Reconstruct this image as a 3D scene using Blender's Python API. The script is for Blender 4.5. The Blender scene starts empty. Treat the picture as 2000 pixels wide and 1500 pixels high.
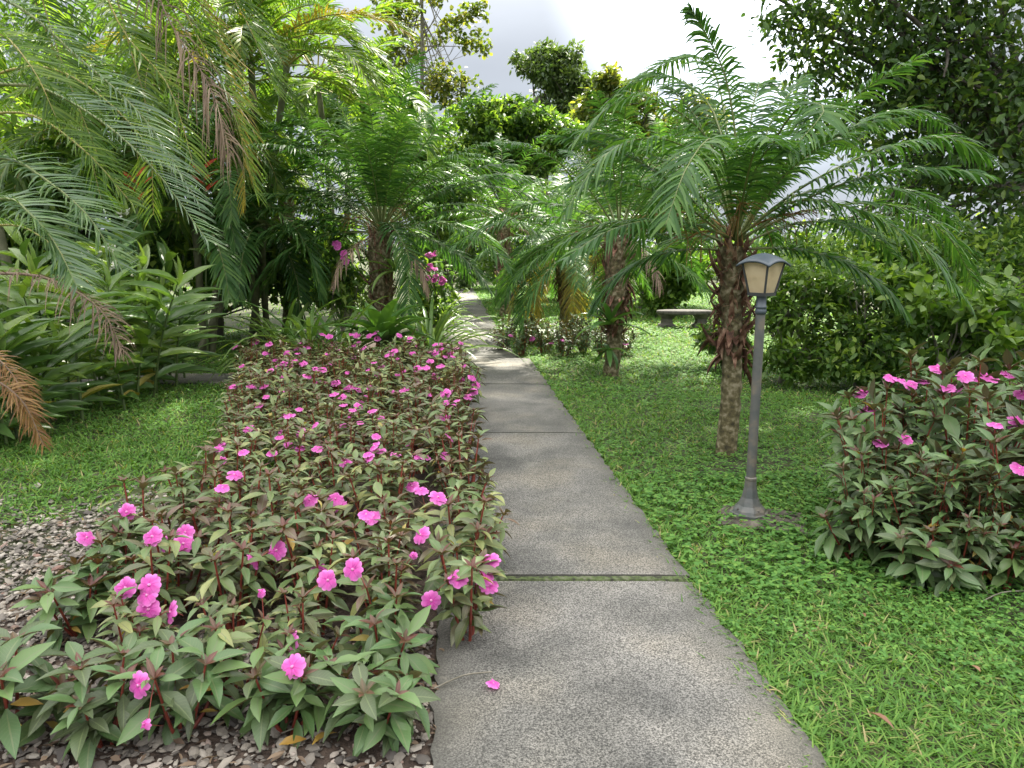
import bpy, math, random
import numpy as np
from mathutils import Vector, Matrix
R = math.radians
rng = np.random.default_rng(7)
random.seed(7)
scn = bpy.context.scene
col = scn.collection

# ------------------------------------------------------------------ camera
PITCH = R(10.3); CAMH = 1.55; F = 1480.0
cd = bpy.data.cameras.new("camera"); cam = bpy.data.objects.new("camera", cd); col.objects.link(cam)
cd.sensor_width = 36; cd.lens = 36*F/2000; cd.clip_start = 0.05; cd.clip_end = 1000
cam.location = (0, 0, CAMH); cam.rotation_euler = (R(90)-PITCH, 0, 0)
scn.camera = cam

# ------------------------------------------------------------------ light
SUN_EL, SUN_AZ = R(52), R(20)          # azimuth measured from +Y towards +X
world = bpy.data.worlds.new("World"); scn.world = world; world.use_nodes = True
wt = world.node_tree; wn = wt.nodes; wl = wt.links
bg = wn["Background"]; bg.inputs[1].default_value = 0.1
sky = wn.new("ShaderNodeTexSky"); sky.sky_type = 'NISHITA'; sky.sun_disc = False
sky.sun_elevation = SUN_EL; sky.sun_rotation = SUN_AZ
sky.dust_density = 2.0
tc = wn.new("ShaderNodeTexCoord")
sep = wn.new("ShaderNodeSeparateXYZ"); wl.new(tc.outputs["Generated"], sep.inputs[0])
# thin overcast: brighter to the zenith and round the sun
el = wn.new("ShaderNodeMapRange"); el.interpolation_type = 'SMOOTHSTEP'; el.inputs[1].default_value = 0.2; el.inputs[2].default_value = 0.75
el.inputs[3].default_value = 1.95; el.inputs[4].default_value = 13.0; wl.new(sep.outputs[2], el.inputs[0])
sd = (math.sin(SUN_AZ)*math.cos(SUN_EL), math.cos(SUN_AZ)*math.cos(SUN_EL), math.sin(SUN_EL))
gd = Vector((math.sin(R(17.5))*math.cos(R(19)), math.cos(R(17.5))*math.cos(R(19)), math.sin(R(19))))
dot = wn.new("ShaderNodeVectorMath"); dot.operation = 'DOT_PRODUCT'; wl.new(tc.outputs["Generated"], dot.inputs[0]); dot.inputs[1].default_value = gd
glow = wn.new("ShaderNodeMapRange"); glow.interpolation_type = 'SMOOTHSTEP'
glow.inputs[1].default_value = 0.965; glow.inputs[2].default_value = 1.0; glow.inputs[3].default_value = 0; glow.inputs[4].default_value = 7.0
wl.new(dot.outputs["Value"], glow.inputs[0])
nz = wn.new("ShaderNodeTexNoise"); nz.inputs["Scale"].default_value = 2.2; nz.inputs["Detail"].default_value = 5
mp = wn.new("ShaderNodeMapping"); mp.inputs["Scale"].default_value = (1, 1, 2.5); wl.new(tc.outputs["Generated"], mp.inputs[0]); wl.new(mp.outputs[0], nz.inputs[0])
nr = wn.new("ShaderNodeMapRange"); nr.inputs[1].default_value = .3; nr.inputs[2].default_value = .7; nr.inputs[3].default_value = .82; nr.inputs[4].default_value = 1.15
wl.new(nz.outputs[0], nr.inputs[0])
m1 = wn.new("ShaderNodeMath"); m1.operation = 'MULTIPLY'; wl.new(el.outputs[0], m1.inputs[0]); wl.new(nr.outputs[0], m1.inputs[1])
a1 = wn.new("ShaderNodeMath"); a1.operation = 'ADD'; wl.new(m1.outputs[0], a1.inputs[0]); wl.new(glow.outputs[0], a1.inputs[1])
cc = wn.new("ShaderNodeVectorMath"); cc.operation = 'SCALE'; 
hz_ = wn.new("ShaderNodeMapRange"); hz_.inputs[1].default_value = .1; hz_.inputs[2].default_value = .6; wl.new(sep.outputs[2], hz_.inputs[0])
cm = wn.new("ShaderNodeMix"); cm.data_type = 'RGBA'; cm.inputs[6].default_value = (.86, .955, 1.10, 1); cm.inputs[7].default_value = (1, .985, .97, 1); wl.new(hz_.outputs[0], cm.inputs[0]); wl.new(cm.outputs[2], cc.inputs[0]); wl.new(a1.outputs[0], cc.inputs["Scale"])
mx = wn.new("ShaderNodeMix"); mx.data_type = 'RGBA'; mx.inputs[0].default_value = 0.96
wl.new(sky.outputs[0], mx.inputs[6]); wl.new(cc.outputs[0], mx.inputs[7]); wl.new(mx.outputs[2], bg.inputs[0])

sl = bpy.data.lights.new("sun", 'SUN'); sl.energy = 5.0; sl.angle = R(0.5); sl.color = (1, .94, .82)
so = bpy.data.objects.new("sun", sl); col.objects.link(so)
so.rotation_euler = Vector(sd).to_track_quat('Z', 'Y').to_euler(); so.location = (5, 15, 20)
vs = scn.view_settings; vs.view_transform = 'Standard'; vs.look = 'None'; vs.gamma = 1; vs.use_curve_mapping = False
vs.exposure = 1.72
scn.cycles.max_bounces = 10; scn.cycles.diffuse_bounces = 6; scn.cycles.transmission_bounces = 6

# ------------------------------------------------------------------ pixel helpers (2000 x 1500 photo pixels)
cp, sp = math.cos(PITCH), math.sin(PITCH)
def ray(px, py):
    a = (px-1000)/F; b = (750-py)/F
    return np.array([a, cp+b*sp, -sp+b*cp])
def G(px, py, z=0.0):
    d = ray(px, py); t = (z-CAMH)/d[2]
    return np.array([0, 0, CAMH])+d*t
def W(px, py, Y):
    d = ray(px, py); return np.array([0, 0, CAMH])+d*(Y/d[1])
def nrm(v): return v/np.maximum(np.linalg.norm(v, axis=-1, keepdims=True), 1e-9)
UP = np.array([0., 0., 1.])

# ------------------------------------------------------------------ mesh builder
class MB:
    def __init__(s): s.V = []; s.A = []; s.Q = []; s.T = []; s.qm = []; s.tm = []; s.n = 0
    def add(s, V, F_, A=None, mi=0):
        V = np.asarray(V, float).reshape(-1, 3); F_ = np.asarray(F_, int)
        if A is None: A = np.zeros((len(V), 3)); A[:, 2] = rng.random()
        s.V.append(V); s.A.append(np.asarray(A, float).reshape(-1, 3))
        if len(F_):
            (s.Q if F_.shape[1] == 4 else s.T).append(F_+s.n)
            (s.qm if F_.shape[1] == 4 else s.tm).append(np.full(len(F_), mi))
        s.n += len(V)
    def mesh(s, name, mats, smooth=True):
        V = np.concatenate(s.V); A = np.concatenate(s.A)
        Q = np.concatenate(s.Q) if s.Q else np.zeros((0, 4), int); T = np.concatenate(s.T) if s.T else np.zeros((0, 3), int)
        mi = np.concatenate((s.qm or [np.zeros(0, int)])+(s.tm or []))
        me = bpy.data.meshes.new(name); me.vertices.add(len(V)); me.vertices.foreach_set('co', V.astype('f').ravel())
        nl = Q.size+T.size; me.loops.add(nl); me.loops.foreach_set('vertex_index', np.concatenate([Q.ravel(), T.ravel()]).astype('i'))
        me.polygons.add(len(Q)+len(T))
        ls = np.concatenate([np.arange(len(Q))*4, Q.size+np.arange(len(T))*3]); me.polygons.foreach_set('loop_start', ls.astype('i'))
        me.update(calc_edges=True)
        me.polygons.foreach_set('material_index', mi.astype('i'))
        me.polygons.foreach_set('use_smooth', np.full(len(Q)+len(T), smooth))
        at = me.attributes.new('leaf', 'FLOAT_VECTOR', 'POINT'); at.data.foreach_set('vector', A.astype('f').ravel())
        for m in (mats if isinstance(mats, (list, tuple)) else [mats]): me.materials.append(m)
        me.update(); return me
    def build(s, name, mats, parent=None, smooth=True): return link(name, s.mesh(name, mats, smooth), parent)
def link(name, data, parent=None):
    o = bpy.data.objects.new(name, data); col.objects.link(o)
    if parent is not None:
        o.parent = parent
    return o
def tag(o, label=None, cat=None, group=None, kind=None):
    if label: o['label'] = label
    if cat: o['category'] = cat
    if group: o['group'] = group
    if kind: o['kind'] = kind
    return o
def thing(name, label, cat, loc=(0, 0, 0), group=None, rz=0):
    o = bpy.data.objects.new(name, None); o.empty_display_size = .1; col.objects.link(o)
    o.location = loc; o.rotation_euler = (0, 0, rz)
    return tag(o, label, cat, group)
def at(o, root):       # mesh built in world coordinates, hung under a thing that has only a location
    o.parent = root; o.location = -Vector(root.location); return o

# ------------------------------------------------------------------ shapes
def tube(mb, pts, rad, n=6, mi=0, rnd=None, cap=True, wob=0):
    pts = np.asarray(pts, float); K = len(pts); rad = np.broadcast_to(np.asarray(rad, float), (K,))
    T = np.gradient(pts, axis=0); T = nrm(T)
    ref = np.array([1., 0, 0]) if abs(T[0][0]) < .8 else np.array([0, 1., 0])
    A = nrm(np.cross(T, ref)); B = np.cross(T, A)
    th = np.arange(n)/n*2*math.pi
    rr = rad[:, None]*(1+wob*(rng.random((K, n))-.5))
    V = pts[:, None]+rr[..., None]*(np.cos(th)[None, :, None]*A[:, None]+np.sin(th)[None, :, None]*B[:, None])
    i = np.arange(K-1)[:, None]*n; j = np.arange(n)[None]; j2 = (j+1) % n
    Fq = np.stack([i+j, i+j2, i+n+j2, i+n+j], -1).reshape(-1, 4)
    At = np.zeros((K*n, 3)); At[:, 1] = np.repeat(np.linspace(0, 1, K), n); At[:, 2] = rng.random() if rnd is None else rnd
    mb.add(V, Fq, At, mi)
    if cap:
        for k, base in ((0, 0), (K-1, (K-1)*n)):
            c = np.concatenate([V[k], pts[k][None]]); f = [[(q+1) % n, q, n] if k == 0 else [q, (q+1) % n, n] for q in range(n)]
            mb.add(c, f, np.tile(At[base], (n+1, 1)), mi)
def lathe(mb, prof, n=24, mi=0, c=(0, 0, 0), rnd=.5):
    prof = np.asarray(prof, float); K = len(prof); th = np.arange(n)/n*2*math.pi
    V = np.stack([prof[:, 0][:, None]*np.cos(th), prof[:, 0][:, None]*np.sin(th), np.repeat(prof[:, 1][:, None], n, 1)], -1)+np.array(c)
    i = np.arange(K-1)[:, None]*n; j = np.arange(n)[None]; j2 = (j+1) % n
    At = np.zeros((K*n, 3)); At[:, 2] = rnd
    mb.add(V, np.stack([i+j, i+j2, i+n+j2, i+n+j], -1).reshape(-1, 4), At, mi)
def box(mb, lo, hi, mi=0, M=None, rnd=.5):
    x0, y0, z0 = lo; x1, y1, z1 = hi
    V = np.array([[x0, y0, z0], [x1, y0, z0], [x1, y1, z0], [x0, y1, z0], [x0, y0, z1], [x1, y0, z1], [x1, y1, z1], [x0, y1, z1]], float)
    if M is not None: V = V@np.array(M.to_3x3()).T+np.array(M.translation)
    At = np.zeros((8, 3)); At[:, 2] = rnd
    mb.add(V, [[3, 2, 1, 0], [4, 5, 6, 7], [0, 1, 5, 4], [1, 2, 6, 5], [2, 3, 7, 6], [3, 0, 4, 7]], At, mi)
def spline(P, n=14):
    P = np.asarray(P, float); Q = np.concatenate([[2*P[0]-P[1]], P, [2*P[-1]-P[-2]]]); out = []
    seg = len(P)-1; ts = np.linspace(0, seg, n)
    for t in ts:
        i = min(int(t), seg-1); u = t-i; a, b, c, d = Q[i:i+4]
        out.append(.5*((2*b)+(c-a)*u+(2*a-5*b+4*c-d)*u*u+(3*b-a-3*c+d)*u**3))
    return np.array(out)
def leaf_tpl(ts, ws, fold=.15, droop=.15, cols=3, wave=0):
    V = []; A = []; us = [-1, 0, 1] if cols == 3 else [-1, 1]
    for t, w in zip(ts, ws):
        for u in us: V.append([u*w*.5, t, -droop*t*t+fold*abs(u)*w*.35+(wave*math.sin(t*14)*abs(u)*w)]); A.append([u, t])
    k = len(us); Fq = []
    for i in range(len(ts)-1):
        for j in range(k-1): Fq.append([i*k+j, i*k+j+1, (i+1)*k+j+1, (i+1)*k+j])
    return np.array(V), np.array(A, float), np.array(Fq)
T_LANCE = leaf_tpl([0, .12, .32, .55, .78, .92, 1], [.10, .34, .88, 1, .62, .24, .03], .22, .22)
T_LANCE2 = leaf_tpl([0, .12, .32, .55, .78, .92, 1], [.10, .34, .88, 1, .62, .24, .03], .30, .36)
T_OVAL = leaf_tpl([0, .3, .65, 1], [.12, .95, .85, .05], .2, .12)
T_LONG = leaf_tpl([0, .1, .3, .55, .8, 1], [.25, .7, 1, .95, .6, .03], .3, .35)
T_STRAP = leaf_tpl([0, .15, .35, .55, .75, .9, 1], [.7, .9, 1, 1, .8, .45, .03], .5, 0)
T_BLADE = leaf_tpl([0, .35, .7, 1], [.8, 1, .7, .06], 0, .35, 2)
T_ROUND = leaf_tpl([0, .25, .6, .9, 1], [.2, .8, 1, .7, .25], .12, .05)
def leaves(mb, P, D, N, L, Wd, tpl, rnd=None, mi=0):
    P = np.asarray(P, float); n = len(P); D = nrm(np.asarray(D, float)); N = np.asarray(N, float)
    if N.ndim == 1: N = np.tile(N, (n, 1))
    L = np.broadcast_to(np.asarray(L, float), (n,)); Wd = np.broadcast_to(np.asarray(Wd, float), (n,))
    Wv = nrm(np.cross(D, N)); N2 = np.cross(Wv, D); tv, ta, tf = tpl; k = len(tv)
    V = P[:, None]+tv[None, :, 0:1]*(Wd[:, None]*Wv)[:, None]+tv[None, :, 1:2]*(L[:, None]*D)[:, None]+tv[None, :, 2:3]*(L[:, None]*N2)[:, None]
    rnd = rng.random(n) if rnd is None else np.broadcast_to(rnd, (n,))
    At = np.concatenate([np.tile(ta, (n, 1)), np.repeat(rnd, k)[:, None]], 1)
    Fq = (tf[None]+(np.arange(n)*k)[:, None, None]).reshape(-1, tf.shape[1])
    mb.add(V.reshape(-1, 3), Fq, At, mi)
def rdir(n): return nrm(rng.normal(size=(n, 3)))

# ------------------------------------------------------------------ materials
def newmat(name):
    m = bpy.data.materials.new(name); m.use_nodes = True; return m, m.node_tree.nodes, m.node_tree.links, m.node_tree.nodes["Principled BSDF"]
def ramp(nodes, cols):
    r = nodes.new("ShaderNodeValToRGB"); e = r.color_ramp.elements
    while len(e) < len(cols): e.new(.5)
    for el_, (p, c) in zip(e, cols): el_.position = p; el_.color = (*c, 1)
    return r
def noise(nodes, links, scale, detail=3, coord='Object', rough=.5):
    t = nodes.new("ShaderNodeTexCoord"); n = nodes.new("ShaderNodeTexNoise"); n.inputs["Scale"].default_value = scale
    n.inputs["Detail"].default_value = detail; n.inputs["Roughness"].default_value = rough
    links.new(t.outputs[coord], n.inputs["Vector"]); return n
def mth(nodes, links, op, a, b=None, clamp=False):
    m = nodes.new("ShaderNodeMath"); m.operation = op; m.use_clamp = clamp
    for i, v in enumerate((a, b)):
        if v is None: continue
        if isinstance(v, (int, float)): m.inputs[i].default_value = v
        else: links.new(v, m.inputs[i])
    return m.outputs[0]
def mixc(nodes, links, fac, a, b):
    m = nodes.new("ShaderNodeMix"); m.data_type = 'RGBA'
    for i, v in ((0, fac), (6, a), (7, b)):
        if isinstance(v, (int, float)): m.inputs[i].default_value = v
        elif isinstance(v, tuple): m.inputs[i].default_value = (*v, 1)
        else: links.new(v, m.inputs[i])
    return m.outputs[2]
def leaf_mat(name, cols, trans=.35, rough=.42, rib=None, tip=None, tcol=(1.5, 1.6, .55), spec=.5, back=None, veins=0, objvar=.0):
    m, n, l, p = newmat(name)
    a = n.new("ShaderNodeAttribute"); a.attribute_name = 'leaf'; s = n.new("ShaderNodeSeparateXYZ"); l.new(a.outputs["Vector"], s.inputs[0])
    f = s.outputs[2]
    if objvar:
        oi = n.new("ShaderNodeObjectInfo"); d = mth(n, l, 'MULTIPLY', mth(n, l, 'SUBTRACT', oi.outputs["Random"], .5), objvar); f = mth(n, l, 'ADD', f, d, True)
    nz = noise(n, l, 9, 2); f = mth(n, l, 'ADD', f, mth(n, l, 'MULTIPLY', mth(n, l, 'SUBTRACT', nz.outputs[0], .5), .5), True)
    r = ramp(n, cols); l.new(f, r.inputs[0]); c = r.outputs[0]
    au = mth(n, l, 'ABSOLUTE', s.outputs[0])
    if veins:
        w = mth(n, l, 'SINE', mth(n, l, 'MULTIPLY', mth(n, l, 'SUBTRACT', s.outputs[1], mth(n, l, 'MULTIPLY', au, .18)), 75))
        g = mth(n, l, 'GREATER_THAN', w, .75); c = mixc(n, l, mth(n, l, 'MULTIPLY', g, veins), c, rib or (.2, .2, .1))
    if rib: c = mixc(n, l, mth(n, l, 'MULTIPLY', mth(n, l, 'LESS_THAN', au, .09), .75), c, rib)
    if tip: c = mixc(n, l, mth(n, l, 'POWER', s.outputs[1], 3.0), c, tip)
    if back:
        ge = n.new("ShaderNodeNewGeometry"); c = mixc(n, l, mth(n, l, 'MULTIPLY', ge.outputs["Backfacing"], .8), c, back)
    l.new(c, p.inputs["Base Color"]); p.inputs["Roughness"].default_value = rough; p.inputs["Specular IOR Level"].default_value = spec
    if trans:
        t = n.new("ShaderNodeBsdfTranslucent"); v = n.new("ShaderNodeVectorMath"); v.operation = 'MULTIPLY'; v.inputs[1].default_value = tcol
        l.new(c, v.inputs[0]); l.new(v.outputs[0], t.inputs[0])
        x = n.new("ShaderNodeMixShader"); x.inputs[0].default_value = trans; l.new(p.outputs[0], x.inputs[1]); l.new(t.outputs[0], x.inputs[2])
        l.new(x.outputs[0], n["Material Output"].inputs[0])
    return m
def plain(name, cols, scale=8, rough=.7, bump=0, detail=4, metal=0, bscale=None, spec=.5):
    m, n, l, p = newmat(name); nz = noise(n, l, scale, detail); r = ramp(n, cols); l.new(nz.outputs[0], r.inputs[0]); l.new(r.outputs[0], p.inputs["Base Color"])
    p.inputs["Roughness"].default_value = rough; p.inputs["Metallic"].default_value = metal; p.inputs["Specular IOR Level"].default_value = spec
    if bump:
        b = n.new("ShaderNodeBump"); b.inputs["Strength"].default_value = bump; b.inputs["Distance"].default_value = .01
        n2 = noise(n, l, bscale or scale*4, 4); l.new(n2.outputs[0], b.inputs["Height"]); l.new(b.outputs[0], p.inputs["Normal"])
    return m
M = {}
M['imp'] = leaf_mat('impatiens_leaf', [(0, (.12, .070, .048)), (.22, (.095, .11, .048)), (.55, (.09, .155, .048)), (.85, (.16, .215, .075)), (1, (.24, .26, .09))], .2, .42, rib=(.16, .16, .08), veins=.22, back=(.10, .065, .055), objvar=.5)
M['imp_green'] = leaf_mat('impatiens_green_leaf', [(0, (.075, .10, .045)), (.5, (.075, .15, .048)), (1, (.13, .21, .065))], .2, .42, rib=(.14, .18, .08), veins=.2, back=(.10, .07, .055), objvar=.4)
M['imp_young'] = leaf_mat('impatiens_young_leaf', [(0, (.11, .03, .022)), (1, (.10, .085, .04))], .2, .4, rib=(.2, .08, .05))
M['imp_yellow'] = leaf_mat('impatiens_yellow_leaf', [(0, (.42, .25, .05)), (1, (.30, .26, .07))], .25, .5)
M['stem_red'] = plain('red_stem', [(.3, (.17, .026, .018)), (.7, (.30, .065, .04))], 30, .45)
M['petal'] = leaf_mat('pink_petal', [(0, (.58, .06, .36)), (1, (.72, .12, .50))], .3, .55, tip=(.84, .27, .66), rib=(.50, .04, .30), tcol=(1, 1, 1), spec=.25)
M['eye'] = plain('flower_eye', [(.4, (.45, .02, .22)), (.6, (.75, .45, .65))], 60, .6)
M['pygmy'] = leaf_mat('pygmy_date_leaflet', [(0, (.032, .088, .024)), (.6, (.060, .145, .036)), (1, (.12, .22, .055))], .36, .48, objvar=.5, spec=.32)
M['pygmy_yel'] = leaf_mat('yellowing_leaflet', [(0, (.24, .18, .035)), (.5, (.30, .23, .045)), (1, (.11, .15, .04))], .35, .5)
M['areca'] = leaf_mat('areca_leaflet', [(0, (.055, .115, .024)), (.5, (.10, .18, .034)), (1, (.21, .29, .05))], .48, .45, objvar=.6, spec=.35)
M['areca_dark'] = leaf_mat('areca_dark_leaflet', [(0, (.04, .09, .034)), (.6, (.065, .135, .048)), (1, (.11, .19, .055))], .28, .36, objvar=.4, spec=.6)
M['dead'] = leaf_mat('dry_leaflet', [(0, (.10, .065, .045)), (1, (.25, .18, .12))], .2, .7)
M['orange'] = leaf_mat('orange_dry_leaflet', [(0, (.16, .075, .03)), (1, (.33, .19, .07))], .3, .6)
M['rachis'] = plain('rachis_green', [(.3, (.10, .14, .04)), (.7, (.17, .19, .06))], 5, .45)
M['rachis_y'] = plain('rachis_yellow', [(.3, (.20, .20, .05)), (.7, (.36, .28, .08))], 5, .45)
M['rachis_d'] = plain('rachis_brown', [(.3, (.12, .075, .05)), (.7, (.22, .16, .11))], 9, .7)
M['boots'] = plain('palm_boots', [(.3, (.05, .026, .017)), (.5, (.15, .07, .042)), (.68, (.36, .24, .16))], 16, .85, .6)
M['ptrunk'] = plain('palm_trunk', [(.3, (.04, .034, .016)), (.5, (.12, .10, .045)), (.68, (.30, .26, .17))], 24, .9, .8)
M['bark'] = plain('tree_bark', [(.3, (.05, .042, .035)), (.7, (.16, .14, .12))], 6, .9, .6)
M['fruit'] = plain('dry_fruit_stalk', [(.3, (.16, .075, .02)), (.7, (.32, .17, .05))], 15, .7)
M['ginger'] = leaf_mat('ginger_leaf', [(0, (.06, .12, .034)), (.5, (.10, .19, .048)), (1, (.20, .29, .06))], .3, .30, rib=(.13, .19, .07), objvar=.4, spec=.6)
M['ginger_y'] = leaf_mat('ginger_old_leaf', [(0, (.33, .25, .05)), (1, (.22, .22, .05))], .3, .5)
M['gstem'] = plain('ginger_stem', [(.3, (.06, .10, .03)), (.7, (.11, .15, .05))], 10, .5)
M['white'] = leaf_mat('white_petal', [(0, (.75, .74, .68)), (1, (.82, .82, .78))], .3, .5, tcol=(1, 1, 1))
M['strap'] = leaf_mat('strap_leaf', [(0, (.08, .17, .045)), (1, (.19, .28, .08))], .35, .34, rib=(.09, .16, .05), objvar=.4)
M['brom'] = leaf_mat('bromeliad_leaf', [(0, (.05, .13, .035)), (1, (.11, .22, .045))], .3, .3, spec=.6)
M['tree_dark'] = leaf_mat('dark_tree_leaf', [(0, (.035, .07, .026)), (.7, (.065, .12, .036)), (1, (.15, .21, .04))], .42, .42, spec=.4)
M['tree_mid'] = leaf_mat('mid_tree_leaf', [(0, (.07, .12, .045)), (1, (.17, .23, .08))], .3, .45)
M['tree_olive'] = leaf_mat('olive_tree_leaf', [(0, (.08, .12, .03)), (.6, (.15, .18, .045)), (1, (.27, .25, .055))], .5, .45)
M['shrub'] = leaf_mat('shrub_leaf', [(0, (.055, .11, .030)), (.45, (.095, .18, .042)), (.8, (.22, .31, .06))], .45, .45, spec=.35)
M['shrub_lt'] = leaf_mat('bright_shrub_leaf', [(0, (.06, .13, .025)), (1, (.16, .25, .04))], .42, .42)
M['twig'] = plain('pale_twig', [(.3, (.12, .11, .08)), (.7, (.26, .24, .19))], 12, .8)
M['grass'] = leaf_mat('grass_blade', [(0, (.080, .175, .036)), (.55, (.125, .262, .052)), (.9, (.20, .33, .07)), (1, (.40, .34, .17))], .38, .6, tcol=(1.4, 1.4, .45), spec=.22)
M['clover'] = leaf_mat('clover_leaf', [(0, (.07, .165, .040)), (.6, (.11, .25, .055)), (1, (.19, .33, .07))], .35, .6, spec=.22)
M['red'] = leaf_mat('red_bract', [(0, (.55, .05, .02)), (1, (.65, .14, .03))], .3, .4, tcol=(1, 1, 1))
M['iron'] = plain('grey_green_paint', [(.35, (.070, .078, .075)), (.52, (.10, .10, .092)), (.64, (.15, .13, .10)), (.72, (.16, .095, .06))], 11, .5, .15)
M['cap'] = plain('blue_grey_paint', [(.3, (.045, .06, .075)), (.7, (.075, .095, .115))], 10, .42, .08)
M['dark_iron'] = plain('dark_lantern_frame', [(.3, (.025, .028, .03)), (.7, (.045, .048, .05))], 14, .45)
M['stone'] = plain('bench_stone', [(.3, (.05, .047, .042)), (.7, (.13, .12, .105))], 9, .9, .5)
M['pad'] = plain('lamp_pad_concrete', [(.3, (.045, .036, .030)), (.55, (.10, .085, .07)), (.75, (.26, .22, .17))], 13, .9, .7)
M['brown_leaf'] = leaf_mat('fallen_brown_leaf', [(0, (.20, .10, .06)), (1, (.30, .17, .10))], .15, .6)
# frosted lantern panes
m, n, l, p = newmat('cream_pane'); pn = noise(n, l, 14, 5); pr_ = ramp(n, [(.3, (.42, .33, .20)), (.5, (.68, .56, .37)), (.7, (.76, .65, .45))]); l.new(pn.outputs[0], pr_.inputs[0]); l.new(pr_.outputs[0], p.inputs["Base Color"]); p.inputs["Roughness"].default_value = .35
t_ = n.new("ShaderNodeBsdfTranslucent"); t_.inputs[0].default_value = (.85, .72, .50, 1); x_ = n.new("ShaderNodeMixShader"); x_.inputs[0].default_value = .45
l.new(p.outputs[0], x_.inputs[1]); l.new(t_.outputs[0], x_.inputs[2]); l.new(x_.outputs[0], n["Material Output"].inputs[0]); M['pane'] = m
# concrete
def concrete():
    m, n, l, p = newmat('weathered_concrete')
    a = noise(n, l, 150, 4, rough=.75); b = noise(n, l, 1.6, 4); c = noise(n, l, 260, 2); d = noise(n, l, 34, 3)
    r1 = ramp(n, [(.40, (.04, .039, .036)), (.48, (.145, .142, .134)), (.60, (.31, .302, .285))]); l.new(a.outputs[0], r1.inputs[0])
    r2 = ramp(n, [(.36, (.66, .66, .65)), (.5, (1.06, 1.04, 1.0)), (.66, (1.36, 1.27, 1.12))]); l.new(b.outputs[0], r2.inputs[0])
    mu = n.new("ShaderNodeMix"); mu.data_type = 'RGBA'; mu.blend_type = 'MULTIPLY'; mu.inputs[0].default_value = 1
    l.new(r1.outputs[0], mu.inputs[6]); l.new(r2.outputs[0], mu.inputs[7])
    f = mth(n, l, 'LESS_THAN', c.outputs[0], .42); c2 = mixc(n, l, mth(n, l, 'MULTIPLY', f, .6), mu.outputs[2], (.05, .05, .045))
    f2 = mth(n, l, 'LESS_THAN', d.outputs[0], .34); c3 = mixc(n, l, mth(n, l, 'MULTIPLY', f2, .5), c2, (.06, .058, .05))
    g2 = noise(n, l, .75, 5, rough=.65); st = ramp(n, [(.42, (1, 1, 1)), (.56, (.55, .56, .55)), (.62, (.8, .8, .78)), (.72, (1.1, 1.02, .9))]); l.new(g2.outputs[0], st.inputs[0])
    m3 = n.new("ShaderNodeMix"); m3.data_type = 'RGBA'; m3.blend_type = 'MULTIPLY'; m3.inputs[0].default_value = .8; l.new(c3, m3.inputs[6]); l.new(st.outputs[0], m3.inputs[7]); c3 = m3.outputs[2]
    at_ = n.new("ShaderNodeAttribute"); at_.attribute_name = 'leaf'; s = n.new("ShaderNodeSeparateXYZ"); l.new(at_.outputs["Vector"], s.inputs[0])
    e = mth(n, l, 'MULTIPLY', mth(n, l, 'POWER', mth(n, l, 'ABSOLUTE', s.outputs[0]), 5), mth(n, l, 'MULTIPLY', b.outputs[0], 1.5), True)
    c4 = mixc(n, l, e, c3, (.085, .082, .068))
    l.new(c4, p.inputs["Base Color"]); p.inputs["Roughness"].default_value = .88
    bp = n.new("ShaderNodeBump"); bp.inputs["Strength"].default_value = .4; bp.inputs["Distance"].default_value = .006; l.new(a.outputs[0], bp.inputs["Height"]); l.new(bp.outputs[0], p.inputs["Normal"])
    return m
M['concrete'] = concrete()
M['moss'] = plain('joint_moss', [(.35, (.03, .03, .02)), (.5, (.07, .10, .03)), (.7, (.13, .13, .09))], 40, .95, .6)
M['soil'] = plain('garden_soil', [(.3, (.030, .032, .014)), (.55, (.05, .06, .022)), (.75, (.09, .08, .04))], 6, .95, .8, 6, bscale=60)
M['mulch'] = plain('bed_soil', [(.3, (.035, .024, .018)), (.6, (.085, .06, .045)), (.8, (.16, .12, .09))], 25, .95, .9, 6, bscale=80)
def stone_mat():
    m, n, l, p = newmat('gravel_stone'); a = n.new("ShaderNodeAttribute"); a.attribute_name = 'leaf'; s = n.new("ShaderNodeSeparateXYZ"); l.new(a.outputs["Vector"], s.inputs[0])
    r = ramp(n, [(0, (.065, .057, .05)), (.35, (.18, .16, .135)), (.7, (.31, .275, .225)), (.9, (.46, .42, .36)), (1, (.22, .12, .09))]); l.new(s.outputs[2], r.inputs[0])
    nz = noise(n, l, 70, 3); v = mixc(n, l, mth(n, l, 'MULTIPLY', nz.outputs[0], .5), r.outputs[0], (.07, .06, .055))
    l.new(v, p.inputs["Base Color"]); p.inputs["Roughness"].default_value = .85; return m
M['gravel'] = stone_mat()

# ------------------------------------------------------------------ ground, paths
PL = G(848, 1500); PRt = G(1610, 1500); pdx = -128/F*cp
def pleft(y): return PL[0]+pdx*(y-PL[1])
def pright(y): return PRt[0]+pdx*(y-PRt[1])-(.17 if y > 11.0 else 0)
g = MB(); gx = np.linspace(-1, 1, 41); gx = np.sign(gx)*np.abs(gx)**2*260
V = np.array([[x, y+20, 0] for y in gx for x in gx]); ii = np.arange(40)
Fq = np.array([[r*41+c, r*41+c+1, (r+1)*41+c+1, (r+1)*41+c] for r in ii for c in ii]); g.add(V, Fq)
tag(g.build('ground', M['soil']), kind='structure')
path = MB()
joints = [-1.5, 1.15, 3.16, 5.68, 8.35, 11.0, 13.7, 16.5, 19.3, 22.2, 25.2, 28.5]
joints[2] = G(1200, 1140)[1]; joints[3] = G(1100, 852)[1]; joints[5] = G(1000, 704)[1]
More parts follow.
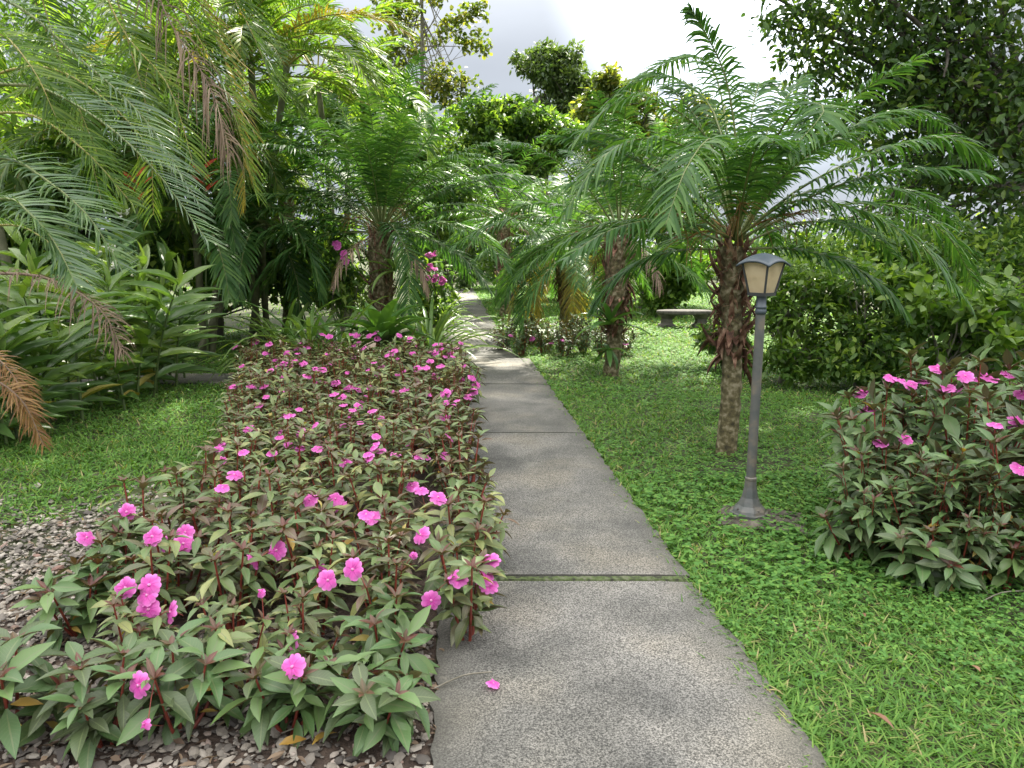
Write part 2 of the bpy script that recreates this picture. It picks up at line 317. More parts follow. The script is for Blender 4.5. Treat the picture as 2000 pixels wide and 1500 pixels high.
for a_, b_ in zip(joints[:-1], joints[1:]):
    ga, gb_ = (.034 if a_ == joints[2] else .009), (.034 if b_ == joints[2] else .009); NRW = 44; yy = np.linspace(a_+ga, b_-gb_, NRW); us = np.linspace(-1, 1, 9); dz = rng.normal(0, .003)
    Vt = []; At = []
    for y in yy:
        for u in us:
            ym = .5*(a_+b_); xl, xr = pleft(y), pright(ym)+pdx*(y-ym)
            ed = 0 if abs(u) < .99 else 1
            Vt.append([xl+(xr-xl)*(u+1)/2+ed*rng.normal(0, .008), y, .034+dz-ed*.006]); At.append([u, 0, .5])
    k = len(us)
    path.add(Vt, [[r*k+c, r*k+c+1, (r+1)*k+c+1, (r+1)*k+c] for r in range(NRW-1) for c in range(k-1)], At)
    Vt = np.array(Vt)
    rim = list(range(k))+[r*k+k-1 for r in range(1, NRW)]+[(NRW-1)*k+c for c in range(k-2, -1, -1)]+[r*k for r in range(NRW-2, 0, -1)]
    top = Vt[rim]; bot = top.copy(); bot[:, 2] = -.05; nn = len(rim)
    path.add(np.concatenate([top, bot]), [[q, nn+q, nn+(q+1) % nn, (q+1) % nn] for q in range(nn)], np.tile([1, 0, .5], (2*nn, 1)))
tag(path.build('path', M['concrete'], smooth=False), kind='structure')
jm = MB()
for y in joints[1:-1]: box(jm, (pleft(y)+.01, y-.0085, -.02), (pright(y-.01)-.03, y+.0085, .018))
jy = joints[2]

yy = np.linspace(-.034, .034, 9); zz = [.012, .012, .030, .033, .034, .033, .029, .012, .012]; xs_ = np.linspace(pleft(jy)+.01, pright(jy)-.02, 60)
jm.add([[x, jy+b, z+rng.normal(0, .0015)] for x in xs_ for b, z in zip(yy, zz)], [[i*9+j, (i+1)*9+j, (i+1)*9+j+1, i*9+j+1] for i in range(59) for j in range(8)])

tag(jm.build('path_joint', M['moss'], smooth=False), kind='structure')
spm = MB(); s0 = G(320, 752); s1 = G(470, 752)
box(spm, (-9, s0[1]-.02, -.03), (pleft(s0[1])-.2, s0[1]+.62, .03)); tag(spm.build('side_path', M['concrete'], smooth=False), kind='structure')

# soil of the flower bed
bedL = [(1.9, -1.7), (2.35, -1.60), (3.1, -1.80), (4.05, -1.62), (5.0, -1.85), (6.1, -2.2), (8.5, -2.95), (11.5, -4.0), (14, -4.2)]
def bleft(y): return float(np.interp(y, [b[0] for b in bedL], [b[1] for b in bedL]))
bm_ = MB(); ys = np.linspace(1.2, 12.5, 40); Vb = []
for y in ys: Vb += [[min(bleft(y)-.15, -1.5 if y > 3 else -4.2), y, .004], [pleft(y)-.004, y, .004]]
bm_.add(Vb, [[2*i, 2*i+1, 2*i+3, 2*i+2] for i in range(39)]); tag(bm_.build('bed_soil', M['mulch']), kind='structure')

# gravel: uncountable
def ico():
    t = (1+5**.5)/2; v = np.array([[-1, t, 0], [1, t, 0], [-1, -t, 0], [1, -t, 0], [0, -1, t], [0, 1, t], [0, -1, -t], [0, 1, -t], [t, 0, -1], [t, 0, 1], [-t, 0, -1], [-t, 0, 1]], float)
    f = [[0, 11, 5], [0, 5, 1], [0, 1, 7], [0, 7, 10], [0, 10, 11], [1, 5, 9], [5, 11, 4], [11, 10, 2], [10, 7, 6], [7, 1, 8], [3, 9, 4], [3, 4, 2], [3, 2, 6], [3, 6, 8], [3, 8, 9], [4, 9, 5], [2, 4, 11], [6, 2, 10], [8, 6, 7], [9, 8, 1]]
    return nrm(v), np.array(f)
IV, IF = ico()
def gravel_pts(n):
    out = []
    while len(out) < n:
        y = rng.uniform(1.5, 5.2); x = rng.uniform(-4.0, .0)
        if x > pleft(y)-.01: continue
        lim = 4.3+.25*math.sin(x*5)+rng.normal(0, .25)-max(0, (x+2.2))*.55
        if y > lim and x < bleft(y): continue
        if x > bleft(y)+.2 and y > 2.9: continue
        out.append((x, y))
    return np.array(out)
gp = gravel_pts(21000); n_ = len(gp); gm = MB()
sz = rng.lognormal(math.log(.0086), .45, n_); S = np.stack([sz*rng.uniform(.8, 1.7, n_), sz*rng.uniform(.7, 1.2, n_), sz*rng.uniform(.3, .6, n_)], 1)
ang = rng.random(n_)*6.28; Vg = IV[None]*(1+.45*(rng.random((n_, 12, 1))-.5))*S[:, None]
tl = rng.normal(0, .35, n_); Vg[:, :, 2] += Vg[:, :, 0]*tl[:, None]
xr_ = Vg[:, :, 0]*np.cos(ang)[:, None]-Vg[:, :, 1]*np.sin(ang)[:, None]; yr_ = Vg[:, :, 0]*np.sin(ang)[:, None]+Vg[:, :, 1]*np.cos(ang)[:, None]
Vg = np.stack([xr_+gp[:, 0:1], yr_+gp[:, 1:2], Vg[:, :, 2]+.010+S[:, 2:3]*.6], -1)
Ag = np.zeros((n_*12, 3)); Ag[:, 2] = np.repeat(rng.random(n_), 12)
gm.add(Vg.reshape(-1, 3), (IF[None]+(np.arange(n_)*12)[:, None, None]).reshape(-1, 3), Ag)
tag(gm.build('gravel', M['gravel'], smooth=False), 'grey and tan gravel chips round the front of the flower bed', kind='stuff')

# ------------------------------------------------------------------ lawns: blades and small leaves, uncountable
def lawn_mask_right(x, y): return x > np.array([pright(v) for v in y])-.0
def scatter(n, x0, x1, y0, y1): return rng.uniform(x0, x1, n), rng.uniform(y0, y1, n)
def grass_into(mb, x, y, L, wd, lean, mi=0):
    n = len(x); th = rng.random(n)*2*math.pi; ln = rng.uniform(*lean, n)
    D = np.stack([np.cos(th)*np.sin(ln), np.sin(th)*np.sin(ln), np.cos(ln)], 1); P = np.stack([x, y, np.full(n, .0)], 1)
    leaves(mb, P, D, np.stack([-np.cos(th)*.3, -np.sin(th)*.3, np.ones(n)], 1)+rdir(n)*.35, L*rng.uniform(.6, 1.3, n), wd*rng.uniform(.7, 1.3, n), T_BLADE, mi=mi)
def clover_into(mb, x, y, sz, zmax):
    n = len(x); z = rng.uniform(.2, 1, n)*zmax; th0 = rng.random(n)*6.28
    for k in range(3):
        th = th0+k*2.09; D = np.stack([np.cos(th), np.sin(th), rng.normal(.0, .22, n)], 1)
        leaves(mb, np.stack([x, y, z], 1), D, UP+rdir(n)*.3, sz*rng.uniform(.7, 1.25, n), sz*rng.uniform(.6, .9, n), T_ROUND[:3], mi=0)
gr = MB(); cl = MB()
def patch(x, y, s=1.1): return np.sin(x*2.3+1.3*np.sin(y*1.7))+np.sin(y*2.9+x*1.1)+.6*np.sin(x*5.1-y*4.3)
for (y0, y1, dens, L, wd) in ((1.5, 3.2, 6500, .062, .0068), (3.2, 5, 4200, .06, .0075), (5, 8, 2400, .06, .009), (8, 13, 1300, .065, .012), (13, 30, 500, .08, .02)):
    x1 = min(9, y1*.78+.7); n = int(dens*(x1+.9)*(y1-y0)); x, y = scatter(n, -1.6, x1, y0, y1); k = lawn_mask_right(x, y)
    x, y = x[k], y[k]; pt = patch(x, y)+rng.normal(0, .5, len(x)); isg = (pt > -1.6) | (y > 9)
    grass_into(gr, x[isg], y[isg], L, wd, (.5, 1.35))
    ed = (x-np.array([pright(v) for v in y])) < .09
    for off in (-.02, -.06, -.09): ke = rng.random(ed.sum()) < (.8+.5*np.sin(y[ed]*7)*np.sin(y[ed]*17))*.8; grass_into(gr, x[ed][ke]*1+off*rng.random(ke.sum())*1.6, y[ed][ke], L*1.15, wd, (.6, 1.4))
    pr_ = np.clip((y-2.0)/2.2, .02, .30)*np.clip(.75-.35*pt, .1, 1.3); ci = rng.random(len(x)) < pr_; clover_into(cl, x[ci], y[ci], .019*(1+max(0, y0-3)*.10)*rng.uniform(.7, 1.25), .06)
for (y0, y1, dens) in ((4.0, 6, 3200), (6, 9.5, 2000), (9.5, 14, 900)):
    n = int(dens*5*(y1-y0)); x, y = scatter(n, -7.5, -1.2, y0, y1); k = (x < np.array([bleft(v) for v in y])+.25) & ~((y > s0[1]) & (y < s0[1]+.62))
    k &= (y > 4.45+.25*np.sin(x*5)+rng.normal(0, .35, n)-np.maximum(0, x+2.2)*.6)
    x, y = x[k], y[k]; grass_into(gr, x, y, .065, .009, (.3, 1.3)); kk = rng.random(len(x)) < .25; clover_into(cl, x[kk], y[kk], .017+.003*(y0-4), .05)
n = 5000; x, y = scatter(n, -14, -.5, 14, 30); k = x < np.array([pleft(v) for v in y])-.1; grass_into(gr, x[k], y[k], .1, .03, (.3, 1.3))
tag(gr.build('grass', M['grass']), 'short green grass of the lawns beside the path', kind='stuff')
tag(cl.build('clover_cover', M['clover']), 'low clover-like ground cover mixed into the lawns', kind='stuff')

# ------------------------------------------------------------------ impatiens
def make_impatiens(h, rad, nst, L, seed, low=.35, mess=.3, elo=0., lm='imp'):
    r_ = np.random.default_rng(seed); st = MB(); fo = MB(); tops = []
    for s in range(nst):
        az = s/nst*6.283+r_.normal(0, .35); rr = rad*math.sqrt((s+.4)/nst)*r_.uniform(.8, 1.1); hh = h*r_.uniform(.74, 1.14)*(1-.28*(rr/rad)**2)
        tip = np.array([math.cos(az)*rr, math.sin(az)*rr, hh]); b = np.array([math.cos(az), math.sin(az), 0])*rr*.25
        pts = spline([b, b*.5+tip*.45+np.array([0, 0, -.02]), tip], 6); tube(st, pts, np.linspace(.0075, .0035, 6), 5, cap=False); tops.append(tip)
        ax = nrm(pts[-1]-pts[-2]); e1 = nrm(np.cross(ax, [.3, .9, .1])); e2 = np.cross(ax, e1)
        for wi, (f, nl, el_, ls) in enumerate(((1.0, int(r_.integers(4, 7)), .38+elo, .9), (.86, int(r_.integers(4, 7)), .12+elo, 1.05), (.70, 5, .0+elo, 1.0), (.5, 4, -.1+elo, .95), (.34, 4, -.15+elo, .95))):
            if f < low: continue
            k = f*5; i = min(int(k), 4); p0 = pts[i]+(pts[i+1]-pts[i])*(k-i)
            ph = r_.random()*6.28; a = ph+np.arange(nl)/nl*6.283+r_.normal(0, .15, nl)
            el2 = el_+r_.normal(0, mess, nl)
            D = np.cos(a)[:, None]*e1+np.sin(a)[:, None]*e2; D = nrm(D*np.cos(el2)[:, None]+ax*np.sin(el2)[:, None]*1.0+np.array([0, 0, -.02]))
            P = p0+D*.012+ax*r_.normal(0, mess*.05, nl)[:, None]; LL = L*ls*r_.uniform(.55, 1.2, nl); yl = r_.random(nl) < (.012 if wi < 2 else .05)
            rn = r_.random(nl); Nn = ax+r_.normal(0, .18, (nl, 3))
            for msk, mi in ((~yl, 0), (yl, 2)):
                if mi: LL = LL*.68
                if msk.any(): leaves(fo, P[msk], D[msk], Nn[msk], LL[msk], LL[msk]*r_.uniform(.33, .42), (T_LANCE if r_.random() < .55 else T_LANCE2), rn[msk], mi)
        nl = 5; a = r_.random()*6.28+np.arange(nl)*1.257; D = nrm(np.cos(a)[:, None]*e1+np.sin(a)[:, None]*e2+ax*1.1)
        leaves(fo, np.tile(tip, (nl, 1)), D, ax, L*.5*r_.uniform(.6, 1.2, nl), L*.15, T_LANCE, r_.random(nl), 1)
    return st.mesh('stem', M['stem_red']), fo.mesh('foliage', [M[lm], M['imp_young'], M['imp_yellow']]), np.array(tops)
def flower_mesh(seed):
    r_ = np.random.default_rng(seed); mb = MB()
    for k in range(5):
        a = k/5*6.283+r_.normal(0, .05); wd = .036*r_.uniform(.95, 1.15); L = .034*(1.0 if k else .85)
        pr = [(0, .15), (.25, .55), (.55, .92), (.8, 1.0), (.95, .8), (1.0, .5)]; V = []; A = []
        for (t, w) in pr:
            for u in (-1, -.5, 0, .5, 1):
                notch = -.13*max(0, 1-abs(u)*1.6)*(t > .9)
                x = u*wd*.5*w; yv = L*(t+notch); z = .004*math.sin(t*3)+.003*u*u*math.sin(t*5+k)+.0012*k*.5-.006*t*t
                V.append([x*math.cos(a)-yv*math.sin(a), x*math.sin(a)+yv*math.cos(a), z]); A.append([u, t, r_.uniform(.1, .9)])
        Fq = [[i*5+j, i*5+j+1, (i+1)*5+j+1, (i+1)*5+j] for i in range(len(pr)-1) for j in range(4)]; mb.add(V, Fq, A)
    lathe(mb, [(0.0, .0075), (.004, .0065), (.006, .002)], 8, 1)
    tube(mb, [[0, 0, 0], [.004, 0, -.02], [.012, 0, -.035]], [.0018, .0014, .001], 4, 2, cap=False)
    return mb.mesh('flower', [M['petal'], M['eye'], M['stem_red']])
FL = [flower_mesh(i) for i in range(4)]
IMP = [make_impatiens(.44, .16, 8, .092, 10+i, .6) for i in range(7)]
IMPN = [make_impatiens(.42, .16, 6, .112, 30+i, .45) for i in range(4)]
IMPF = [make_impatiens(.27, .17, 5, .135, 40+i, .5, lm='imp_green') for i in range(4)]          # low front row
IMPT = [make_impatiens(.92, .42, 16, .155, 60+i, .3, .42, .25, 'imp_green') for i in range(3)]         # tall bush
OR = ['zeroth', 'first', 'second', 'third', 'fourth', 'fifth', 'sixth', 'seventh', 'eighth', 'ninth', 'tenth', 'eleventh', 'twelfth', 'thirteenth', 'fourteenth', 'fifteenth', 'sixteenth', 'seventeenth', 'eighteenth', 'nineteenth', 'twentieth'] + ['twenty-'+w for w in ('first', 'second', 'third', 'fourth', 'fifth', 'sixth', 'seventh', 'eighth', 'ninth')]+['thirtieth']
NW = ['no', 'one', 'two', 'three', 'four', 'five', 'six', 'seven', 'eight', 'nine', 'ten']
plants = []
def put_impatiens(x, y, proto, sc, where, group, rz=None, lean=(0, 0)):
    rz = rng.random()*6.28 if rz is None else rz
    t = thing('impatiens_plant', '', 'flowering plant', (x, y, .004), group, 0)
    s_ = link('stem', proto[0], t); f_ = link('foliage', proto[1], t)
    for o in (s_, f_): o.scale = (sc,)*3; o.rotation_euler = (lean[0], lean[1], rz)
    mt = Matrix.Rotation(0, 3, 'X'); E = f_.rotation_euler.to_matrix()
    tops = [Vector((x, y, .004))+E@(Vector(v)*sc) for v in proto[2]]
    plants.append(dict(o=t, x=x, y=y, tops=tops, nf=0, where=where, h=float(proto[2][:, 2].max())*sc)); return plants[-1]
def add_flower(px, py, pool, zg, near, size=1.0, bud=False, far=False):
    # the flower sits above the shoot tip its line of sight passes closest to
    best = None
    d = ray(px, py); d = Vector(d/np.linalg.norm(d)); o0 = Vector((0, 0, CAMH))
    for p in pool:
        for tp in p['tops']:
            q = tp+Vector((0, 0, .03)); v = q-o0; s = v.dot(d); e = (v-d*s).length
            if best is None or e+max(0, abs(q.z-zg)-.12)*.2 < best[0]: best = (e+max(0, abs(q.z-zg)-.12)*.2, p, tp, s)
    e, p, tp, s = best; pos = o0+d*s
    dv = pos-tp; mxl = .19 if near or zg > .6 else .12
    if dv.length > mxl: pos = tp+dv*(mxl/dv.length)
    f = link('flower', FL[int(rng.integers(4))], p['o']); f.location = pos-p['o'].location
    tl = rng.uniform(.75, 1.35) if near else rng.uniform(.15, .8)
    az = rng.normal(0, .5); nv = Vector((math.sin(az)*math.sin(tl), -math.cos(az)*math.sin(tl), math.cos(tl)))
    f.rotation_euler = (nv.to_track_quat('Z', 'Y').to_matrix()@Matrix.Rotation(rng.random()*6.28, 3, 'Z')).to_euler()
    sc = size*rng.uniform(.92, 1.12); f.scale = (sc*.45, sc*.45, sc*1.5) if bud else (sc,)*3
    pd = MB(); a = np.array(tp-p['o'].location); b = np.array(Vector(f.location)-nv*.006); tube(pd, spline([a, (a+b)/2+np.array([0, 0, .01]), b], 5), .0016, 4, cap=False)
    pd.build('flower_stalk', M['stem_red'], p['o']); p['nf'] += 1
BEDG = 'pink impatiens massed in the flower bed'
row = 0; y = 2.20
while y < 9.0:
    row += 1; xr = pleft(y)+(.10 if y > 2.75 else -.16); xl = bleft(y)+.02; nx = max(2, int((xr-xl)/.285)+1)
    for j in range(nx):
        x = xr-(xr-xl)*j/(nx-1)+rng.normal(0, .035); yy = y+rng.normal(0, .045)
        edge = min(j, nx-1-j)
        front = row == 1 or (row == 2 and (x > -.7 or j == nx-1)) or (row <= 4 and j == nx-1)
        sparse = x < bleft(yy)+.32 and yy < 4.2
        if sparse and row > 1 and rng.random() < .25: continue
        pr = IMPF[int(rng.integers(4))] if front else (IMPN[int(rng.integers(4))] if row < 6 else IMP[int(rng.integers(7))])
        hs = .62 if row == 1 else (.85 if row == 2 else (.9 if row == 3 else 1.0))
        sc = (rng.uniform(.9, 1.08) if front else hs*rng.uniform(.88, 1.12))
        lean = (0, .28) if j == 0 and row > 3 else (0, 0)
        put_impatiens(x, yy, pr, sc, ('bed', row, j+1), BEDG, lean=lean)
    y += .29
NROW = row
bed = [p for p in plants]
near_fl = [(272, 1338), (570, 1255), (572, 1303), (640, 1133), (540, 1075), (495, 1097), (290, 1190), (288, 1163), (292, 1143), (245, 1148), (335, 1195), (168, 1050), (248, 1000), (362, 1040), (328, 1062), (298, 1048), (358, 1062), (842, 1173), (823, 1045), (625, 1115), (690, 1112)]
mid_fl = [(805, 950), (822, 958), (855, 972), (715, 1005), (605, 977), (655, 975), (664, 988), (675, 903), (587, 845), (550, 812), (430, 900), (458, 928), (435, 953), (878, 855), (955, 1145), (945, 1130), (895, 1130), (958, 1097), (690, 757), (515, 755), (652, 770), (728, 1010), (565, 812), (831, 893)]
far_fl = [(455, 755), (452, 775), (458, 678), (510, 690), (500, 668), (525, 672), (580, 680), (600, 678), (630, 653), (643, 657), (685, 650), (697, 655), (733, 650), (737, 661), (710, 680), (575, 705), (592, 710), (630, 722), (640, 748), (745, 718), (770, 685), (800, 660), (815, 720), (832, 718), (850, 690), (872, 697), (840, 705), (905, 712), (922, 738), (900, 740), (925, 765), (880, 690), (850, 735), (790, 762), (490, 755), (870, 768), (890, 680), (860, 672), (780, 655), (600, 735), (545, 715), (560, 690), (665, 775), (680, 758), (620, 745), (520, 690), (765, 690), (720, 655), (930, 752), (915, 775), (655, 748), (720, 722), (805, 690), (860, 715)]
for f in near_fl: add_flower(*f, bed, .4, True, 1.12)
for f in mid_fl: add_flower(*f, bed, .45, False, 1.1)
for f in far_fl: add_flower(*f, bed, .48, False, 1.2)
for k in range(95):
    v_ = rng.random()**1.3; add_flower(470+(930-470)*rng.random()-60*v_, 665+230*v_, bed, .47, False, rng.uniform(.75, 1.0), rng.random() < .15)
for f in ((285, 1415), (510, 1158), (807, 1085)): add_flower(*f, bed, .3, True, 1.0, True)
# the tall bush at the right edge
FOOT = [(1690, 1105), (1790, 1150), (1880, 1165), (1980, 1165)]
BUSHG = 'tall pink impatiens of the right-hand bush'
bush = []
for i, (px, py, sc, lx) in enumerate(((1720, 1060, .74, -.18), (1810, 1120, .62, -.12), (1880, 1030, .95, 0), (1990, 1110, .85, .0), (1790, 980, .88, -.1), (1980, 970, 1.0, 0), (2080, 1010, 1.0, 0), (1900, 1135, .5, -.1), (1710, 1010, .80, -.2), (1690, 1085, .55, -.22))):
    q = G(px, py); bush.append(put_impatiens(q[0], q[1], IMPT[i % 3], sc, ('bush', i, 0), BUSHG, lean=(0, lx)))
for f in ((1690, 765), (1738, 738), (1757, 742), (1830, 720), (1850, 757), (1803, 745), (1925, 735), (1972, 735), (1985, 822), (1945, 830), (1720, 865), (1768, 857), (1700, 800), (1868, 757), (1912, 742), (1682, 770), (1960, 728), (1975, 830), (1690, 808), (1885, 735), (1780, 752), (1940, 742), (1995, 770), (1990, 915)): add_flower(*f, bush, .9, False, 1.15)
for i, (px, py) in enumerate(FOOT):
    q = G(px, py); put_impatiens(q[0], q[1]+.08, IMPF[i % 4], .98, ('foot', i, 0), BUSHG)
MIDG = 'dark impatiens of the mound beneath the middle palms'
mid = []
for i, (px, py) in enumerate(((985, 688), (1020, 695), (1060, 690), (1100, 697), (1140, 690), (1175, 700), (1215, 695), (1040, 675), (1120, 676), (1190, 680))):
    q = G(px, py); mid.append(put_impatiens(q[0], q[1], IMPT[i % 3], .5, ('mid', i, 0), MIDG))
for f in ((998, 655), (1050, 680), (1070, 684), (1100, 664), (1222, 672), (1208, 680)): add_flower(*f, mid, .4, False, 1.25)
hl = ['lower left of the bush, leaning over the lawn', 'at the front left foot of the bush', 'in the middle of the bush', 'at the right front beside the frame edge', 'at the back left of the bush', 'at the back right of the bush', 'farthest right in the bush', 'small one spilling onto the clover in front', 'leftmost tall one, nearest the lamp', 'low one at its left foot, leaning lampward']
md = ['leftmost of the mound, touching the path', 'second along the front of the mound', 'third along the front of the mound', 'fourth along the front of the mound', 'fifth along the front of the mound', 'sixth along the front, beside the mossy palm trunk', 'rightmost of the mound, behind the fern on the palm', 'behind the mound front, nearest the path', 'behind the mound front, in its middle', 'behind the mound front, nearest the palm trunk']
for p in plants:
    k, a, b = p['where']; n = p['nf']; fw = 'no flowers' if n == 0 else ('one pink flower' if n == 1 else f'{NW[min(n,10)]} pink flowers')
    if k == 'bed': p['o']['label'] = f"impatiens with {fw}, {OR[b]} from the path in the {OR[a]} row from the front"
    elif k == 'foot': p['o']['label'] = f"low flowerless green impatiens, {('first', 'second', 'third', 'fourth')[a]} from the lamp along the foot of the right-hand bush"
    elif k == 'bush': p['o']['label'] = f"tall impatiens with {fw}, {hl[a]}"
    else: p['o']['label'] = f"dark impatiens with {fw}, {md[a]}"

# ------------------------------------------------------------------ palm fronds
def frond(mb, pts, nl, Lmax, wd, s0=.18, droop=.35, v=.35, ang=(1.15, .45), jit=.075, rr=.011, mi=0, mr=1, hang=0):
    pts = np.asarray(pts); K = len(pts); tube(mb, pts, np.linspace(rr, rr*.18, K), 5, mr, cap=False)
    s = np.linspace(s0, .995, nl); f = s*(K-1); i = np.minimum(f.astype(int), K-2); u = (f-i)[:, None]
    Tn = nrm(np.gradient(pts, axis=0)); Pb = pts[i]*(1-u)+pts[i+1]*u; T = nrm(Tn[i]*(1-u)+Tn[i+1]*u)
    S = np.cross(T, UP); bad = np.linalg.norm(S, axis=1) < .25
    ref = np.cross(pts[-1]-pts[0], UP); ref = ref/max(np.linalg.norm(ref), 1e-6)
    S = nrm(S+ref*.35); U = nrm(np.cross(S, T)); U *= np.sign(U[:, 2:3]+1e-6)
    prof = np.interp(s, [s0, s0+.2*(1-s0), .55, .8, 1], [.45, .85, 1, .8, .35])
    a = np.interp(s, [s0, 1], ang)
    rows = np.array([0, .22, .5, .78, 1.]); wr = np.array([.55, 1, .9, .6, .06])
    for side in (-1, 1):
        aa = a+rng.normal(0, jit, nl); vv = v+rng.normal(0, jit*1.5, nl); L = Lmax*prof*rng.uniform(.85, 1.1, nl)
        d0 = np.cos(aa)[:, None]*T+np.sin(aa)[:, None]*(side*S*np.cos(vv)[:, None]+U*np.sin(vv)[:, None])
        dr = droop*rng.uniform(.6, 1.4, nl)
        C = Pb[:, None]+L[:, None, None]*(d0[:, None]*(rows[None, :, None]*(1-.25*dr[:, None, None]*rows[None, :, None]))+(-UP)*(dr[:, None, None]*rows[None, :, None]**2))
        if hang: C = C+(-UP)*hang*L[:, None, None]*rows[None, :, None]
        dc = nrm(np.gradient(C, axis=1)); Wv = nrm(T[:, None]-dc*(T[:, None]*dc).sum(-1, keepdims=True))
        Wv = nrm(Wv+.35*U[:, None]*rng.normal(0, 1, (nl, 1, 1)))
        w = wd*wr[None, :, None]*rng.uniform(.8, 1.15, (nl, 1, 1))*.5
        V = np.stack([C-Wv*w, C+Wv*w], 2); n5 = 5
        At = np.zeros((nl, n5, 2, 3)); At[..., 0] = np.array([-1, 1]); At[..., 1] = rows[None, :, None]; At[..., 2] = rng.random(nl)[:, None, None]
        b = (np.arange(nl)*n5*2)[:, None]+(np.arange(n5-1)*2)[None]
        Fq = np.stack([b, b+1, b+3, b+2], -1).reshape(-1, 4); mb.add(V.reshape(-1, 3), Fq, At.reshape(-1, 3), mi)
def arc(c, az, e0, L, bend, n=12, r0=.0):
    e = e0-bend*np.linspace(0, 1, n)**1.3; h = np.array([math.sin(az), math.cos(az), 0]); d = np.cos(e)[:, None]*h+np.sin(e)[:, None]*UP
    p = np.concatenate([[[0, 0, 0]], np.cumsum(d[:-1]*L/(n-1), 0)]); return np.array(c)+h*r0+p
def palm_trunk(mb, base, top, r0, r1, boots_from=.45, scale=1.0):
    ax = np.array(top)-np.array(base); H = np.linalg.norm(ax); n = 22; t = np.linspace(0, 1, n)
    ctr = np.array(base)+ax*t[:, None]+np.stack([.02*np.sin(t*5), .015*np.cos(t*4), 0*t], 1)*scale; ctr[0] = base; ctr[0][2] = -.03
    rad = np.where(t < boots_from, r0*(1.12-.2*t)*(1+.05*np.sin(t*60)), r0+(r1*.72-r0)*np.minimum(1, (t-boots_from)/.25)); tube(mb, ctr, rad, 12, 0, wob=.16)
    N = int(150*(1-boots_from)/.5)          # old leaf bases and fibre
    for k in range(N):
        tt = boots_from-.06+(1.02-boots_from+.06)*(k/N); az = k*2.39996+rng.normal(0, .2); h = np.array([math.cos(az), math.sin(az), 0])
        rb = r0+(r1*.62-r0)*min(1, max(0, (tt-boots_from)/.2)); p0 = np.array(base)+ax*tt+h*rb*.7; out = rng.uniform(.35, 1.1); Ln = rng.uniform(.08, .20)*scale*(1 if rng.random() < .8 else 1.5)
        d = nrm(h*out*1.25+UP*rng.uniform(.3, 1.0)*(1 if rng.random() < .72 else -1.0)); leaves(mb, p0[None], d[None], h, Ln, rng.uniform(.03, .06)*scale, T_LONG, None, 1)
    for k in range(int(N*.9)):
        tt = rng.uniform(boots_from, 1); az = rng.random()*6.28; h = np.array([math.cos(az), math.sin(az), 0]); p0 = np.array(base)+ax*tt+h*r1*.7
        tube(mb, spline([p0, p0+h*.05*scale+UP*rng.uniform(-.05, .05), p0+h*.06*scale+rdir(1)[0]*.07-UP*.05], 4), .0025*scale, 3, 1, cap=False)
def fruit_stalk(root, c, az, e0, L, n=26):
    mb = MB(); p = arc(c, az, e0, L, .9, 8); tube(mb, p, np.linspace(.009, .005, 8), 5, cap=False)
    for k in range(n):
        q = p[int(rng.integers(3, 8))]; d = nrm(rdir(1)[0]+np.array([math.sin(az), math.cos(az), -.2])); tube(mb, spline([q, q+d*.09, q+d*.17-UP*.05], 4), .0026, 3, cap=False)
    at(mb.build('fruit_stalk', M['fruit']), root)
def pix_frond(L, n=14): return spline([W(a, b, Y) for a, b, Y in L], n)
PY = [M['pygmy'], M['rachis'], M['rachis']]; PYY = [M['pygmy_yel'], M['rachis_y']]; PYD = [M['dead'], M['rachis_d']]
def pygmy(label, base, crown, nf, L, listed=(), yellow=0, elev=(1.35, -.35), r=(.07, .15), boots=.45, leaflet=.30, wd=.0125, azs=None, nl=46, dead=2):
    t = thing('pygmy_date_palm', label, 'palm tree', tuple(base), 'pygmy date palms beside the path')
    mb = MB(); palm_trunk(mb, base, crown-np.array([0, 0, .05]), r[0], r[1], boots); at(mb.build('trunk', [M['ptrunk'], M['boots']]), t)
    for pl in listed:
        mb = MB(); p = pix_frond([(crown_px(crown)[0], crown_px(crown)[1], crown[1])]+list(pl)); frond(mb, p, nl, leaflet, wd, droop=.42, v=.22, ang=(1.3, .75)); at(mb.build('frond', PY), t)
    for k in range(nf):
        q = k/max(1, nf-1); az = k*2.39996+rng.normal(0, .25); e0 = elev[0]+(elev[1]-elev[0])*q**.9+rng.normal(0, .08)
        ll = L*rng.uniform(.85, 1.08)*(1 if q < .85 else .85)
        if math.cos(az) < -.55 and q > .4 and not yellow:
            if k % 3: az += 1.3*(1 if math.sin(az) > 0 else -1)*-1
            else: e0 += .5
        mb = MB(); p = arc(crown+np.array([0, 0, .02-.10*q]), az, e0, ll, rng.uniform(1.0, 1.5)*(.75+.25*q), 13, .03)
        yel = q > 1-yellow; frond(mb, p, nl-4, leaflet*rng.uniform(.9, 1.05), wd, droop=.42, v=.25, ang=(1.25, .7)); at(mb.build('frond', PYY if yel else PY), t)
    for k in range(dead):
        mb = MB(); p = arc(crown-np.array([0, 0, .1]), rng.random()*6.28, rng.uniform(-.3, .1), L*.5, 1.2, 9, .05); frond(mb, p, 20, leaflet*.6, wd, droop=.8); at(mb.build('dead_frond', PYD), t)
    for k in range(4): fruit_stalk(t, crown, rng.random()*6.28, rng.uniform(.3, 1.1), .5)
    return t
def crown_px(c):
    v = np.array(c)-np.array([0, 0, CAMH]); f = v[1]*cp-v[2]*sp; u = v[1]*sp+v[2]*cp
    return 1000+F*v[0]/f, 750-F*u/f
